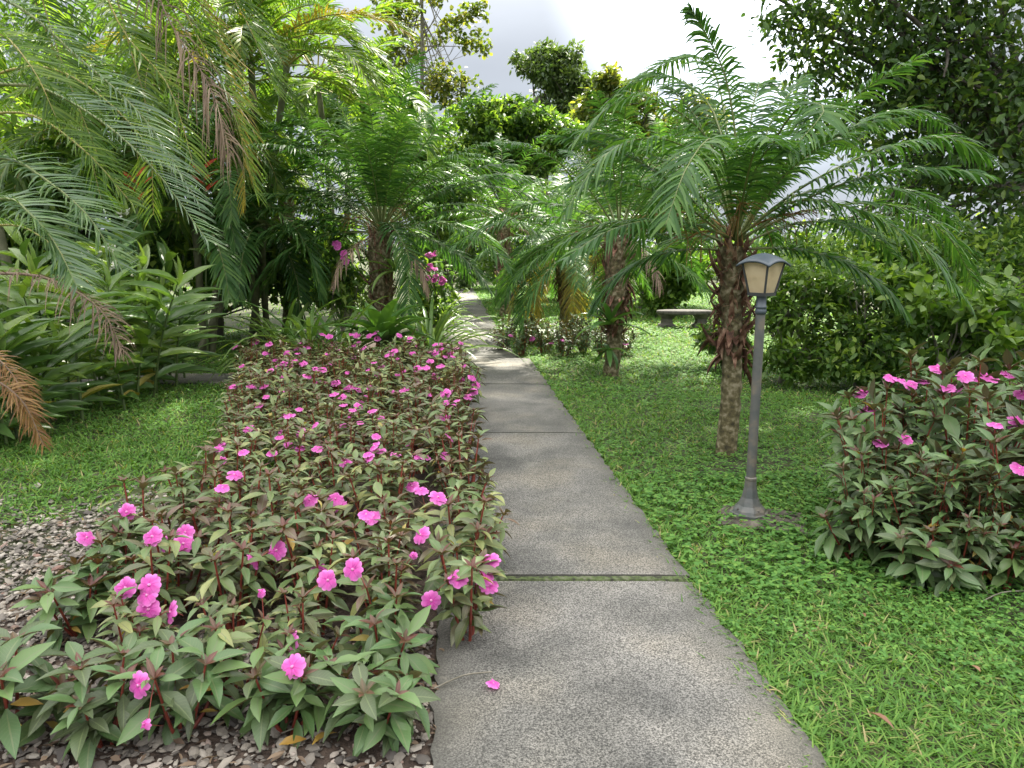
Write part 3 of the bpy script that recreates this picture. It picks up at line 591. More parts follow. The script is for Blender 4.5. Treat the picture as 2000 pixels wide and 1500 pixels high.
# palm beside the lamp
bB = G(1418, 888); Y = bB[1]; cB = W(1436, 468, Y+.03)
LB = [[(1442, 330, Y), (1420, 160, Y-.05), (1375, 60, Y-.1), (1348, 18, Y-.1)], [(1475, 330, Y+.4), (1515, 220, Y+.6), (1570, 150, Y+.8)],
      [(1560, 370, Y-.1), (1700, 300, Y-.2), (1840, 268, Y-.3), (1935, 312, Y-.35)], [(1540, 340, Y+.3), (1660, 250, Y+.5), (1770, 215, Y+.6), (1850, 245, Y+.7)],
      [(1540, 395, Y-.3), (1660, 405, Y-.5), (1790, 470, Y-.6), (1885, 585, Y-.65)], [(1560, 380, Y+.4), (1700, 365, Y+.7), (1800, 385, Y+.8), (1870, 440, Y+.9)],
      [(1580, 410, Y+.1), (1740, 400, Y+.2), (1850, 460, Y+.2), (1905, 560, Y+.2)], [(1350, 436, Y-.3), (1260, 432, Y-.5), (1180, 455, Y-.6), (1105, 505, Y-.7)],
      [(1400, 300, Y), (1320, 215, Y), (1220, 190, Y), (1125, 275, Y)], [(1390, 330, Y-.3), (1290, 270, Y-.4), (1185, 300, Y-.5), (1100, 420, Y-.55)],
      [(1405, 250, Y+.4), (1350, 170, Y+.6), (1265, 150, Y+.8), (1175, 215, Y+1)], [(1415, 220, Y+.5), (1380, 120, Y+.8), (1310, 120, Y+1.1), (1245, 160, Y+1.3)],
      [(1400, 380, Y+.3), (1330, 340, Y+.5), (1270, 400, Y+.7), (1235, 520, Y+.8)], [(1500, 300, Y-.2), (1560, 210, Y-.5), (1610, 215, Y-.8), (1540, 300, Y-1.0)],
      [(1420, 330, Y-.4), (1390, 270, Y-.7), (1340, 330, Y-1.0), (1300, 440, Y-1.15)], [(1460, 280, Y+.6), (1480, 170, Y+1.0), (1500, 170, Y+1.4)], [(1520, 330, Y+.8), (1600, 260, Y+1.2), (1680, 300, Y+1.5)]]
pygmy('leaning pygmy date palm with shaggy brown trunk behind the lamp post', bB, cB, 16, 1.55, LB, r=(.070, .12), boots=.52, elev=(1.2, .1), leaflet=.32, wd=.020, nl=60, dead=0)
# middle palm
bC = G(1193, 735); cC = W(1210, 455, bC[1])
pygmy('pygmy date palm with a thick brown booted trunk and a fern on it', bC, cC, 30, 1.95, r=(.085, .19), boots=.35, leaflet=.36, wd=.020, nl=56, elev=(1.3, -.2))
# palm with yellowing skirt
bD = G(1100, 655); cD = W(1105, 470, bD[1])
pygmy('smaller pygmy date palm with a yellowing skirt over the pink mound', bD, cD, 32, 2.0, [[(1060, 450, bD[1]-.3), (1010, 500, bD[1]-.6), (975, 590, bD[1]-.8)], [(1060, 470, bD[1]-.5), (1030, 560, bD[1]-.9), (1010, 640, bD[1]-1)]], yellow=.24, r=(.08, .2), boots=.4, leaflet=.36, wd=.024, nl=54, elev=(1.2, -.75))
# palm left of the path
bA = G(742, 668); bA[1] = 10.6; bA = np.array([W(742, 600, 10.6)[0], 10.6, 0]); cA = W(745, 445, 10.6)
pygmy('full pygmy date palm left of the path behind the flower bed', bA, cA, 50, 2.35, [[(765, 440, 10.3), (800, 510, 10.1), (795, 610, 10.0)]], r=(.09, .22), boots=.3, leaflet=.42, wd=.023, nl=62, elev=(1.42, .1))
# distant palms along the path
for i, (px, cy, Yd, lb) in enumerate(((985, 430, 17, 'distant palm on the right of the path, over bright shrubs'), (1290, 330, 20, 'taller palm behind the lamp palm, half hidden by its fronds'), (560, 390, 13.5, 'palm in the shade behind the ginger and strap leaves'))):
    b = W(px, 600, Yd); b[2] = 0; pygmy(lb, b, W(px, cy, Yd), 26, 2.1, r=(.1, .2), leaflet=.36, wd=.028, nl=34, dead=2)

# ------------------------------------------------------------------ areca palms on the left
AR = [M['areca'], M['rachis_y']]; ARD = [M['areca_dark'], M['rachis']]
def areca(label, base, canes, fr, mats, leaflet=.45, wd=.03, nl=44, listed=()):
    t = thing('areca_palm', label, 'palm tree', tuple(base), 'areca palms on the left')
    for cpt in canes:
        mb = MB(); b = np.array(base)+np.array([rng.normal(0, .18), rng.normal(0, .18), -.03]); n = 16; p = spline([b, (b+cpt)/2+np.array([0, 0, .1]), cpt], n)
        tube(mb, p, .05*(1+.12*(np.arange(n) % 2)), 8); at(mb.build('cane', M['areca_cane']), t)
    for (c, az, e0, L, bend, kind) in fr:
        mb = MB(); p = arc(c, az, e0, L, bend, 14); frond(mb, p, nl, leaflet, wd, s0=.22, droop=.30, v=.42, ang=(1.05, .5), rr=.016)
        at(mb.build('frond' if kind != 'd' else 'dead_frond', {'g': mats, 'd': PYD, 'o': [M['orange'], M['rachis_d']], 'y': PYY}[kind]), t)
    for (pl, kind, lf, dr) in listed:
        mb = MB(); frond(mb, pix_frond(pl, 16), int(nl*1.45), lf, wd*(.5 if kind in 'od' else .62), s0=.05, droop=dr*(1.2 if kind in 'od' else .62), jit=(.25 if kind in 'od' else .07), v=(.35 if kind in 'od' else .5), ang=(1.35, .8), rr=.014)
        at(mb.build('frond' if kind != 'd' else 'dead_frond', {'g': AR, 'k': ARD, 'd': PYD, 'o': [M['orange'], M['rachis_d']], 'y': PYY}[kind]), t)
    return t
M['areca_cane'] = plain('areca_cane', [(.3, (.06, .065, .03)), (.7, (.14, .14, .08))], 10, .7, .3)
# nearest clump, rooted outside the left edge
n1 = [([(-160, 190, 5.2), (40, 165, 5.0), (180, 225, 4.9), (300, 330, 4.8), (405, 470, 4.7)], 'k', .36, .35), ([(-160, 330, 4.9), (0, 308, 4.7), (80, 345, 4.6), (170, 420, 4.5), (235, 520, 4.45)], 'k', .32, .35),
      ([(-160, 430, 4.5), (0, 388, 4.3), (60, 420, 4.2), (110, 480, 4.2), (150, 560, 4.1)], 'k', .30, .4), ([(-150, -60, 5.6), (30, 10, 5.5), (150, 110, 5.4), (280, 230, 5.3), (390, 400, 5.2)], 'k', .36, .45),
      ([(-150, 540, 5.4), (40, 535, 5.3), (130, 560, 5.2), (200, 610, 5.1), (243, 690, 5.0)], 'd', .26, .5), ([(-160, 100, 5.2), (-20, 60, 5.1), (60, 130, 5.0), (110, 230, 4.9)], 'g', .36, .4),
      ([(-120, 250, 6.0), (40, 220, 5.9), (160, 290, 5.8), (260, 400, 5.7)], 'g', .38, .5), ([(-160, 800, 5.0), (-40, 740, 4.95), (40, 780, 4.9), (85, 870, 4.85)], 'o', .2, .35),
      ([(-150, 200, 6.2), (60, 130, 6.2), (200, 190, 6.1), (330, 330, 6.0)], 'g', .42, .5), ([(-130, 700, 5.3), (-30, 690, 5.2), (30, 740, 5.15), (60, 820, 5.1)], 'o', .2, .4), ([(-160, 500, 5.6), (0, 440, 5.6), (90, 470, 5.5), (180, 560, 5.4)], 'g', .34, .5)]
b1 = np.array([W(-320, 600, 5.4)[0], 5.4, 0]); areca('nearest areca palm, its blue-green fronds arching in from the left edge', b1, [W(-180, 250, 5.4), W(-220, 480, 5.3)], [], AR, wd=.021, nl=54, listed=n1)
# tall clump whose long fronds fall across the upper left
c2 = [W(20, -330, 8.6), W(120, -260, 9.0), W(-160, -150, 8.4)]; fr2 = []
for k in range(30):
    c = c2[k % 3]; fr2.append((c, rng.uniform(-.3, 3.4) if k % 3 else rng.uniform(.6, 2.6), rng.uniform(.1, 1.0), rng.uniform(2.6, 3.4), rng.uniform(1.3, 1.9), 'g'))
l2 = [([(60, -330, 8.2), (240, -160, 8.0), (330, 40, 7.7), (410, 170, 7.5), (450, 300, 7.4)], 'd', .5, .9), ([(120, -300, 8.2), (200, -100, 8.0), (250, 80, 7.8), (290, 230, 7.7), (300, 420, 7.7)], 'g', .5, .6),
      ([(120, -300, 8.4), (280, -120, 8.2), (380, 60, 8.1), (450, 200, 8.0), (500, 380, 8.0)], 'g', .52, .5), ([(200, -260, 8.6), (380, -120, 8.5), (480, 40, 8.4), (540, 180, 8.4)], 'g', .5, .45),
      ([(0, -300, 8.0), (60, -80, 7.8), (120, 120, 7.6), (190, 300, 7.5)], 'g', .5, .5), ([(60, -330, 8.0), (170, -100, 7.6), (240, 60, 7.4), (330, 170, 7.3), (380, 330, 7.2)], 'g', .5, .5),
      ([(210, -260, 8.8), (330, -100, 9.0), (430, 90, 9.0), (470, 260, 9.0), (480, 400, 9.0)], 'y', .5, .6), ([(0, -200, 8.2), (90, 60, 8.0), (150, 200, 7.9), (200, 400, 7.8)], 'g', .5, .6)]
b2 = np.array([W(40, 600, 8.4)[0], 8.4, 0]); areca('tall areca palm behind the ginger, long striped fronds falling from above', b2, c2[2:], fr2, AR, leaflet=.52, wd=.030, nl=52, listed=l2)
# sunlit clump with the pale grey cane
c3 = [W(490, 120, 11.8), W(440, 180, 12.2), W(560, 130, 12.6)]; fr3 = []
for k in range(40):
    fr3.append((c3[k % 3], k*2.39996, rng.uniform(.2, 1.35), rng.uniform(2.2, 2.9), rng.uniform(1.2, 1.9), 'g' if k % 9 else 'y'))
l3 = [([(490, 130, 11.8), (540, 40, 11.7), (620, 10, 11.6), (690, 60, 11.5)], 'g', .5, .4), ([(490, 140, 11.8), (560, 100, 11.5), (630, 110, 11.3), (700, 180, 11.2)], 'g', .5, .4), ([(480, 130, 11.8), (470, 0, 11.8), (540, -60, 11.6), (640, -20, 11.4)], 'g', .5, .4), ([(560, 130, 12.6), (620, 60, 12.6), (680, 80, 12.6), (740, 170, 12.6)], 'g', .5, .4)]
b3 = np.array([W(490, 600, 12)[0], 12.0, 0]); areca('sunlit yellow-green areca palm with a pale grey cane behind the date palm', b3, c3, fr3, AR, leaflet=.5, wd=.030, nl=50, listed=l3)
# low dark clump behind the ginger
c4 = [W(440, 370, 10.8), W(380, 430, 10.6), W(520, 440, 11.2)]; fr4 = [(c4[k % 3], k*2.39996, rng.uniform(-.5, 1.2), rng.uniform(1.6, 2.4), rng.uniform(1.3, 2.1), 'g') for k in range(38)]
b4 = np.array([W(430, 600, 10.9)[0], 10.9, 0]); areca('low dark areca palm drooping beside the side path', b4, c4, fr4, [M['pygmy'], M['rachis']], leaflet=.42, wd=.03)
c5 = [W(230, 330, 11.5), W(120, 300, 11.2)]; fr5 = [(c5[k % 2], k*2.39996, rng.uniform(-.1, 1.3), rng.uniform(1.8, 2.5), rng.uniform(1.2, 1.9), 'g') for k in range(36)]
b5 = np.array([W(200, 600, 11.4)[0], 11.4, 0]); areca('shaded areca palm at the back, behind the white-flowered ginger', b5, c5, fr5, AR, leaflet=.46, wd=.034)
c7 = [W(330, 170, 11.4), W(260, 260, 11.0), W(400, 260, 11.6)]; fr7 = [(c7[k % 3], k*2.39996, rng.uniform(-.2, 1.3), rng.uniform(1.9, 2.6), rng.uniform(1.2, 1.9), 'g') for k in range(48)]
b7 = np.array([W(310, 600, 11.3)[0], 11.3, 0]); areca('dense yellow-green areca palm between the tall one and the grey-caned one', b7, c7[1:2], fr7, AR, leaflet=.46, wd=.027, nl=50)
c6 = [W(680, 200, 15.5), W(620, 150, 15.5)]; fr6 = [(c6[k % 2], k*2.39996, rng.uniform(.0, 1.3), rng.uniform(2.2, 2.9), rng.uniform(1.2, 1.9), 'g') for k in range(26)]
b6 = np.array([W(660, 600, 15.5)[0], 15.5, 0]); areca('farthest areca palm, its bright top showing above the date palm', b6, c6, fr6, AR, leaflet=.5, wd=.045)

# ------------------------------------------------------------------ ginger
def make_ginger(h, seed, fl):
    r_ = np.random.default_rng(seed); st = MB(); fo = MB(); n = 13
    p = spline([[0, 0, -.02], [.02, 0, h*.5], [.16, 0, h*.92]], 12); tube(st, p, np.linspace(.014, .006, 12), 6, cap=False)
    for k in range(n):
        f = .1+.9*k/(n-1); q = f*11; i = min(int(q), 10); b = p[i]+(p[i+1]-p[i])*(q-i); sd_ = 1 if k % 2 else -1
        e = r_.uniform(.1, .6)+.5*f; d = np.array([.25*sd_*0+.15, sd_*math.cos(e), math.sin(e)]); L = r_.uniform(.36, .52)*(1-.25*abs(f-.6))
        leaves(fo, b[None], d[None], np.array([.2, -sd_*math.sin(e), math.cos(e)]), L, L*r_.uniform(.20, .26), T_LONG, np.array([r_.random()]), 1 if (k < 3 and r_.random() < .22) else 0)
    top = p[-1]; leaves(fo, top[None], np.array([[.2, 0, 1.]]), np.array([1., .2, 0]), .26, .05, T_LONG, np.array([.8]), 0)
    return st.mesh('stalk', M['gstem']), fo.mesh('foliage', [M['ginger'], M['ginger_y']]), top
GI = [make_ginger(h, 90+i, 0) for i, h in enumerate((1.5, 1.3, 1.05, 1.6, .85, 1.2))]
def ginger_flower(root, loc):
    mb = MB(); lathe(mb, [(0, -.06), (.02, -.04), (.024, 0), (.012, .03), (0, .05)], 8, 1)
    for k in range(9):
        d = nrm(rdir(1)[0]+UP*.5+np.array([0, -.5, 0])); leaves(mb, np.zeros((1, 3)), d[None], rdir(1)[0], rng.uniform(.09, .13), rng.uniform(.035, .06), T_OVAL, None, 0)
    o = mb.build('flower_head', [M['white'], M['gstem']], root); o.location = loc
gpos = []
for (rw, name, cnt) in ((0, 'front', 17), (1, 'middle', 17), (2, 'back', 15)):
    for k in range(cnt):
        u = k/(cnt-1); pxs = (-60+365*u, -100+425*u, -120+490*u)[rw]; pys = ((892-120*u), (835-80*u), (785-45*u))[rw]
        q = G(pxs, pys); gpos.append((q[0]+rng.normal(0, .1), q[1]+rng.normal(0, .12), rw, name, k+1))
for (x, y, rw, name, k) in gpos:
    pr = GI[int(rng.integers(6))] if rw else GI[int(rng.choice([1, 2, 4, 4, 2]))]
    fl = (rw == 2 and 7 <= k <= 13) and rng.random() < .75 or (rw == 1 and k in (11, 14))
    t = thing('ginger_plant', f"{'white-flowered ' if fl else ''}ginger stalk with two ranks of leaves, {OR[k]} from the left in the {name} row", 'plant', (x, y, 0), 'ginger stalks left of the lawn', rng.normal(-.7 if rw < 2 else -.4, .7))
    sc = rng.uniform(.85, 1.12)*(1.0, 1.03, 1.12)[rw]; s_ = link('stalk', pr[0], t); f_ = link('foliage', pr[1], t); s_.scale = f_.scale = (sc,)*3
    ly = rng.normal(.1, .12); s_.rotation_euler = f_.rotation_euler = (rng.normal(0, .08), ly, 0)
    if fl: ginger_flower(t, Vector(f_.rotation_euler.to_matrix()@(Vector(pr[2])*sc))+Vector((0, 0, .05)))

# ------------------------------------------------------------------ strap-leaved lilies, bromeliads, fern
def strap_plant(name, label, base, n, L, wd, mat, group=None, e=(1.3, .35), bend=(1.1, 2.0), cat='plant', rise=0):
    t = thing(name, label, cat, tuple(base), group); mb = MB()
    for k in range(n):
        az = k*2.39996+rng.normal(0, .2); q = k/n; ll = L*rng.uniform(.75, 1.15); p = arc(np.array([0, 0, rise]), az, e[0]+(e[1]-e[0])*q, ll, rng.uniform(*bend), 9)
        T = nrm(np.gradient(p, axis=0)); S = nrm(np.cross(T, UP)+1e-6*np.array([1, 0, 0])); U = np.cross(S, T)
        w = wd*np.interp(np.linspace(0, 1, 9), [0, .3, .65, .9, 1], [.55, 1, .9, .4, .03])*.5*rng.uniform(.8, 1.2)
        V = np.stack([p-S*w[:, None]+U*w[:, None]*.5, p, p+S*w[:, None]+U*w[:, None]*.5], 1)
        A = np.zeros((9, 3, 3)); A[..., 0] = [-1, 0, 1]; A[..., 1] = np.linspace(0, 1, 9)[:, None]; A[..., 2] = rng.random()
        mb.add(V.reshape(-1, 3), [[i*3+j, i*3+j+1, (i+1)*3+j+1, (i+1)*3+j] for i in range(8) for j in range(2)], A.reshape(-1, 3))
    mb.build('foliage', mat, t); return t
SG = 'strap-leaved lilies beside the palm'
for (px, py, Yd, L, lb) in ((605, 668, 9.4, 1.45, 'strap-leaved lily at the left back corner of the flower bed'), (665, 660, 9.5, 1.35, 'strap-leaved lily just left of the broad bromeliad'), (555, 655, 10.0, 1.45, 'strap-leaved lily farthest left, by the drooping areca'),
                            (840, 665, 9.5, 1.25, 'strap-leaved lily arching over the path edge, nearest the impatiens'), (840, 640, 10.9, 1.2, 'strap-leaved lily second along the left path edge'), (850, 625, 12.8, .95, 'strap-leaved lily third along the left path edge'), (855, 605, 14.6, .95, 'strap-leaved lily fourth along the left path edge'), (862, 590, 17, 1, 'strap-leaved lily farthest along the left path edge')):
    b = W(px, py, Yd); b[2] = 0; strap_plant('strap_lily', lb, b, 30, L, .06, M['strap'], SG)
b = W(745, 640, 9.35); b[2] = .0
strap_plant('bromeliad', 'broad-leaved bromeliad rosette at the foot of the date palm', b, 20, .72, .19, M['brom'], e=(1.4, .5), bend=(.6, 1.5), rise=.32)
b = W(1200, 640, 8.6); strap_plant('bromeliad', 'bird-nest fern clasping the trunk of the middle palm', (b[0], bC[1]-.12, b[2]), 16, .5, .085, M['brom'], e=(1.2, -.1), bend=(.5, 1.2))
b = W(1195, 690, 8.6); strap_plant('bromeliad', 'small bromeliad hanging low on the middle palm trunk', (b[0], bC[1]-.14, b[2]), 7, .32, .07, M['brom'], e=(.4, -.9), bend=(.5, 1.2))
b = W(770, 530, 10.3); strap_plant('bromeliad', 'striped bromeliad perched high on the left date palm trunk', (b[0], 10.35, b[2]), 16, .55, .05, M['strap'], e=(1.2, -.4), bend=(.8, 1.6))

# ------------------------------------------------------------------ trees and shrubs
def leafy(mb, blobs, n, size, tpl, per=14, asp=.5, surf=.6, cl=.5, mi=0, droop=.2, clear=None):
    vol = np.array([b[1][0]*b[1][1]*b[1][2] for b in blobs])**.75; vol = vol/vol.sum(); cents = []
    for (c, r), f in zip(blobs, vol):
        k = max(3, int(n*f/per)); d = rdir(k); rad = rng.random(k)**(1/3); rad = rad*(1-surf)+surf*rng.uniform(.75, 1.05, k); C = np.array(c)+d*rad[:, None]*np.array(r); cr = cl*min(r)*.5
        if clear is not None:
            C = C[clear(C)]; k = len(C); d = d[:k]
        if k == 0: continue
        cr = min(cr, size*3.5); P = np.repeat(C, per, 0)+rng.normal(0, 1, (k*per, 3))*np.array([cr, cr, cr*.6])
        D = rdir(k*per)+np.repeat(d, per, 0)*.5-UP*droop; N = UP*1.0+rdir(k*per)*.75
        tone = np.clip(np.repeat(rng.normal(.4, .3, k), per)+rng.normal(0, .2, k*per), 0, 1)
        leaves(mb, P, D, N, size*rng.uniform(.6, 1.25, k*per), size*asp*rng.uniform(.7, 1.2, k*per), tpl, tone, mi); cents.append(C)
    return np.concatenate(cents)
def limbs(mb, base, fork, cents, r0, nb=14, rt=.008, trunk=True):
    base = np.array(base, float); fork = np.array(fork, float)
    if trunk: tube(mb, spline([base-np.array([0, 0, .05]), (base+fork)/2+np.array([.05, 0, 0]), fork], 9), np.linspace(r0*1.25, r0*.75, 9), 9, wob=.1)
    idx = rng.choice(len(cents), min(nb, len(cents)), replace=False)
    for i in idx:
        c = cents[i]; s = fork if trunk else base; f = rng.uniform(.55, 1); s = base+(fork-base)*f if trunk else base
        m = s*.45+c*.55-np.array([0, 0, .05*np.linalg.norm(c-s)])+rng.normal(0, .05*np.linalg.norm(c-s), 3); p = spline([s, m, c], 7); r = r0*.45*rng.uniform(.5, 1); tube(mb, p, np.linspace(r, max(rt, r*.12), 7), 5, cap=False)
        for q in range(2):
            j = int(rng.integers(len(cents))); d = np.linalg.norm(cents[j]-m)
            if d < .8*np.linalg.norm(c-s): tube(mb, spline([p[3], (p[3]+cents[j])/2+rng.normal(0, .04*d, 3), cents[j]], 5), np.linspace(r*.4, rt, 5), 4, cap=False)
def tree(name, label, base, fork, blobs, n, size, lm, r0, tpl=T_OVAL, cat='tree', group=None, nb=14, asp=.5, per=14, surf=.6, cl=.5, trunk=True, bm=None, clear=None, droop=.2):
    if name in ('rounded_tree', 'leafy_shrub'): bl_ = blobs = ragged(blobs)
    t = thing(name, label, cat, tuple(base), group); mb = MB(); c = leafy(mb, blobs, n, size, tpl, per, asp, surf, cl, 0, droop, clear); at(mb.build('crown', lm), t)
    mb = MB(); limbs(mb, base, fork, c, r0, nb, max(.004, r0*.05), trunk); at(mb.build('trunk', bm or M['bark']), t); return t
def pb(lst, Y, dz=1.0): return [(W(px, py, Y+dy), (r*Y/F, r*Y/F*dz, r*Y/F*.85)) for (px, py, r, dy) in lst]
def ragged(bl, k=3, f=.55):
    out = []
    for c, r in bl:
        r = np.array(r); out.append((c, tuple(r*.72)))
        for _ in range(k):
            d = rdir(1)[0]; d[2] = d[2]*.8+.15; out.append((c+d*r*rng.uniform(.6, 1.05), tuple(r*f*rng.uniform(.5, 1.0))))
    return out
def gb(px, Y): b = W(px, 600, Y); b[2] = 0; return b
# the big dark tree on the right
base = np.array([9.6, 14.0, 0.]); fork = np.array([9.2, 13.8, 4.2])
bl = pb([(1760, 60, 150, 0), (1900, 120, 170, -.5), (1600, 70, 90, .5), (1540, 40, 50, .5), (1560, 120, 60, 1), (1680, 180, 110, .5), (1820, 250, 140, 0), (1960, 300, 150, -1), (1720, 300, 90, 1), (1880, 400, 110, 0), (1980, 460, 90, -1), (1790, 400, 70, 1), (2100, 200, 200, 0), (1960, 40, 150, 0), (1640, -60, 140, 0), (1850, -120, 200, 0), (1620, 250, 55, .5), (1690, 440, 70, .5), (1760, 470, 80, 0), (1620, 470, 50, 1), (1900, 520, 90, 0)], 12.5)
tree('broadleaf_tree', 'big dark broadleaf tree filling the upper right, sky glinting through its crown', base, fork, bl, 18000, .15, M['tree_dark'], .28, nb=46, asp=.5, surf=.3, cl=.5, droop=.0)
# unseen tree added above the frame, its crown placed to shade the foreground
def over(C): return (C[:, 2]-CAMH)/np.maximum(C[:, 1], .1) > .335
bl = [(np.array([4.0+5.6*math.cos(k*2.39996)*math.sqrt((k+.5)/34), 13.6+6.6*math.sin(k*2.39996)*math.sqrt((k+.5)/34), rng.uniform(15.2, 17.0)]), (1.7, 1.7, .9)) for k in range(34)]
tree('added_shade_tree', 'unseen tree added right of the lawn, its crown above the view shading the foreground', (11.5, 16.5, 0), (9.5, 15.8, 12.0), bl, 36000, .24, M['tree_dark'], .32, nb=40, asp=.5, surf=.2, cl=1.6, clear=over)
# slender open tree
Y = 24; bl = pb([(765, 40, 26, 0), (790, 20, 24, 0), (758, 90, 22, 0), (790, 110, 24, 0), (815, 60, 22, .5), (885, 50, 22, 0), (915, 30, 22, 0), (935, 75, 20, 0), (945, 100, 14, 0), (900, 90, 16, 0), (860, 75, 16, 0), (862, 140, 26, 0), (885, 160, 24, 0), (920, 155, 14, 0), (845, 185, 24, 0), (875, 190, 22, 0), (935, 30, 14, 0), (775, 150, 16, 0), (760, 130, 14, 0), (800, 215, 20, 0), (735, 110, 10, 0), (930, 5, 16, 0), (760, -10, 26, 0), (850, -20, 26, 0), (900, 180, 14, 0)], Y)
tree('slender_tree', 'slender pale-trunked tree with loose olive leaf tufts against the sky', gb(818, Y), W(824, -60, Y), bl, 3000, .15, M['tree_olive'], .06, nb=50, asp=.8, per=8, surf=.2, cl=.8, bm=M['twig'])
# rounded trees of the skyline
Y = 26; bl = pb([(1035, 125, 36, 0), (1075, 108, 34, 0), (1115, 108, 26, 0), (1085, 150, 44, 0), (1120, 165, 40, 0), (1060, 170, 30, 1), (1150, 190, 40, 0), (1180, 165, 36, 0), (1130, 220, 50, 0), (1080, 230, 50, 0), (1215, 200, 40, 0), (1050, 140, 30, 0)], Y)
tree('rounded_tree', 'rounded grey-green tree standing highest on the skyline, bare limb below', gb(1070, Y), W(1052, 190, Y), bl, 12000, .17, M['tree_mid'], .16, nb=22, surf=.5, cl=.6)
Y = 31; bl = pb([(880, 270, 60, 0), (940, 270, 60, 0), (1000, 270, 60, 0), (1070, 250, 60, 0), (1140, 250, 60, 0), (1210, 250, 60, 0), (1280, 260, 60, 0), (1350, 270, 60, 0), (1420, 290, 60, 0), (1330, 330, 70, 0), (1180, 330, 80, 0), (1030, 330, 80, 0), (900, 340, 80, 0), (1250, 380, 80, 0), (1400, 370, 60, 0)], Y)
tree('rounded_tree', 'broad soft green tree farthest back, its canopy running behind the middle palms', gb(1150, Y), W(1150, 380, Y), bl, 14000, .2, M['tree_mid'], .2, nb=24, surf=.4, cl=.8)
Y = 21; bl = pb([(950, 215, 42, 0), (920, 235, 36, 0), (985, 250, 50, 0), (1000, 205, 22, 0), (1030, 240, 48, 0), (960, 300, 60, 0), (1040, 310, 60, 0), (1090, 270, 50, 0), (900, 290, 40, 0)], Y)
tree('rounded_tree', 'darker bushy tree left of the highest rounded tree', gb(980, Y), W(985, 330, Y), bl, 12000, .16, M['shrub'], .16, nb=22, surf=.5, cl=.6)
Y = 23; bl = pb([(1180, 180, 45, 0), (1225, 190, 40, 0), (1160, 230, 50, 0), (1250, 230, 40, 0), (1200, 290, 70, 0), (1300, 260, 50, 0), (1380, 230, 45, 0)], Y)
tree('rounded_tree', 'yellow-green tree right of the highest rounded tree, behind the palms', gb(1200, Y), W(1200, 300, Y), bl, 9000, .17, M['tree_olive'], .16, nb=18, surf=.5, cl=.6)
Y = 19; bl = pb([(745, 150, 40, 0), (700, 170, 50, 0), (780, 200, 50, 0), (720, 250, 70, 0), (820, 270, 60, 0), (650, 240, 60, 0), (600, 200, 60, 1)], Y)
tree('rounded_tree', 'pale yellow-green tree behind the left date palm', gb(730, Y), W(735, 300, Y), bl, 9000, .17, M['shrub_lt'], .14, nb=18, surf=.4, cl=.7)
for i, (lst, Yd, mt, lb) in enumerate((([(880, 360, 60, 0), (860, 430, 60, 0), (800, 380, 60, 0), (840, 500, 60, 0)], 20, 'shrub', 'tall shrub on the left of the far path behind the date palm'), ([(915, 500, 45, 0), (905, 545, 26, -1), (950, 530, 30, 0), (880, 470, 40, 0), (920, 430, 50, 0)], 27.5, 'tree_dark', 'dark shrub closing the far end of the path'),
                                        ([(1000, 380, 70, 0), (960, 440, 60, 0), (1050, 440, 70, 0), (1000, 520, 60, 0), (1080, 520, 60, 0), (940, 370, 50, 0)], 22, 'shrub_lt', 'bright shrub on the right of the far path'), ([(1310, 540, 60, 0), (1270, 520, 40, 0), (1350, 520, 50, 0), (1300, 580, 40, 0)], 17, 'shrub_lt', 'bright sunlit fern-like shrub behind the stone bench'),
                                        ([(1250, 420, 60, 0), (1320, 450, 60, 0), (1380, 480, 60, 0), (1200, 500, 70, 0), (1150, 420, 70, 0)], 19, 'shrub', 'shrub mass behind the middle palm'))):
    base = gb(lst[0][0], Yd); tree('leafy_shrub', lb, base, base+np.array([0, 0, .6]), pb(lst, Yd), 6500, .15, M[mt], .06, cat='shrub', nb=16, surf=.3, cl=.8, group='shrubs behind the palms')
# right-hand hedge of mixed shrubs
HG = 'mixed shrubs along the right of the lawn'
for lst, Yd, mt, n, sz_, asp, lb in (([(1530, 540, 70, 0), (1600, 560, 70, 0), (1560, 620, 70, -.2), (1500, 620, 50, 0), (1620, 650, 70, -.2), (1540, 690, 50, -.3), (1500, 715, 36, -.3), (1560, 722, 36, -.4), (1620, 722, 40, -.4)], 8.6, 'shrub_lt', 3800, .09, .42, 'twiggy small-leaved shrub just right of the lamp lantern'),
                                     ([(1680, 560, 80, 0), (1740, 600, 70, 0), (1700, 660, 80, -.2), (1640, 600, 50, 0), (1760, 690, 60, 0), (1680, 728, 40, -.4), (1740, 735, 40, -.4), (1650, 700, 40, -.2)], 8.3, 'shrub', 3600, .10, .45, 'open shrub with pale twigs in the middle of the hedge'),
                                     ([(1840, 590, 80, 0), (1900, 620, 90, 0), (1980, 600, 80, 0), (1860, 670, 80, 0), (1960, 680, 80, 0), (2040, 640, 90, 0)], 7.6, 'shrub_lt', 1900, .15, .75, 'broad-leaved vine-like shrub above the pink bush'),
                                     ([(1800, 520, 90, 0), (1700, 500, 80, 0), (1900, 510, 80, 0), (2000, 500, 90, 0), (1600, 490, 60, 0), (1500, 500, 50, 0)], 10.5, 'shrub', 6500, .11, .5, 'tall shrub at the back of the hedge beneath the big tree'),
                                     ([(1420, 640, 40, 0), (1390, 660, 36, 0), (1440, 690, 36, -.2)], 9.6, 'shrub', 1500, .1, .4, 'low leafy shrub behind the lamp palm trunk')):
    base = gb(lst[0][0], Yd); tree('leafy_shrub', lb, base, base+np.array([.05, 0, .35]), pb(lst, Yd), n, sz_, M[mt], .035, cat='shrub', nb=40, surf=.25, cl=.9, bm=M['twig'], group=HG)
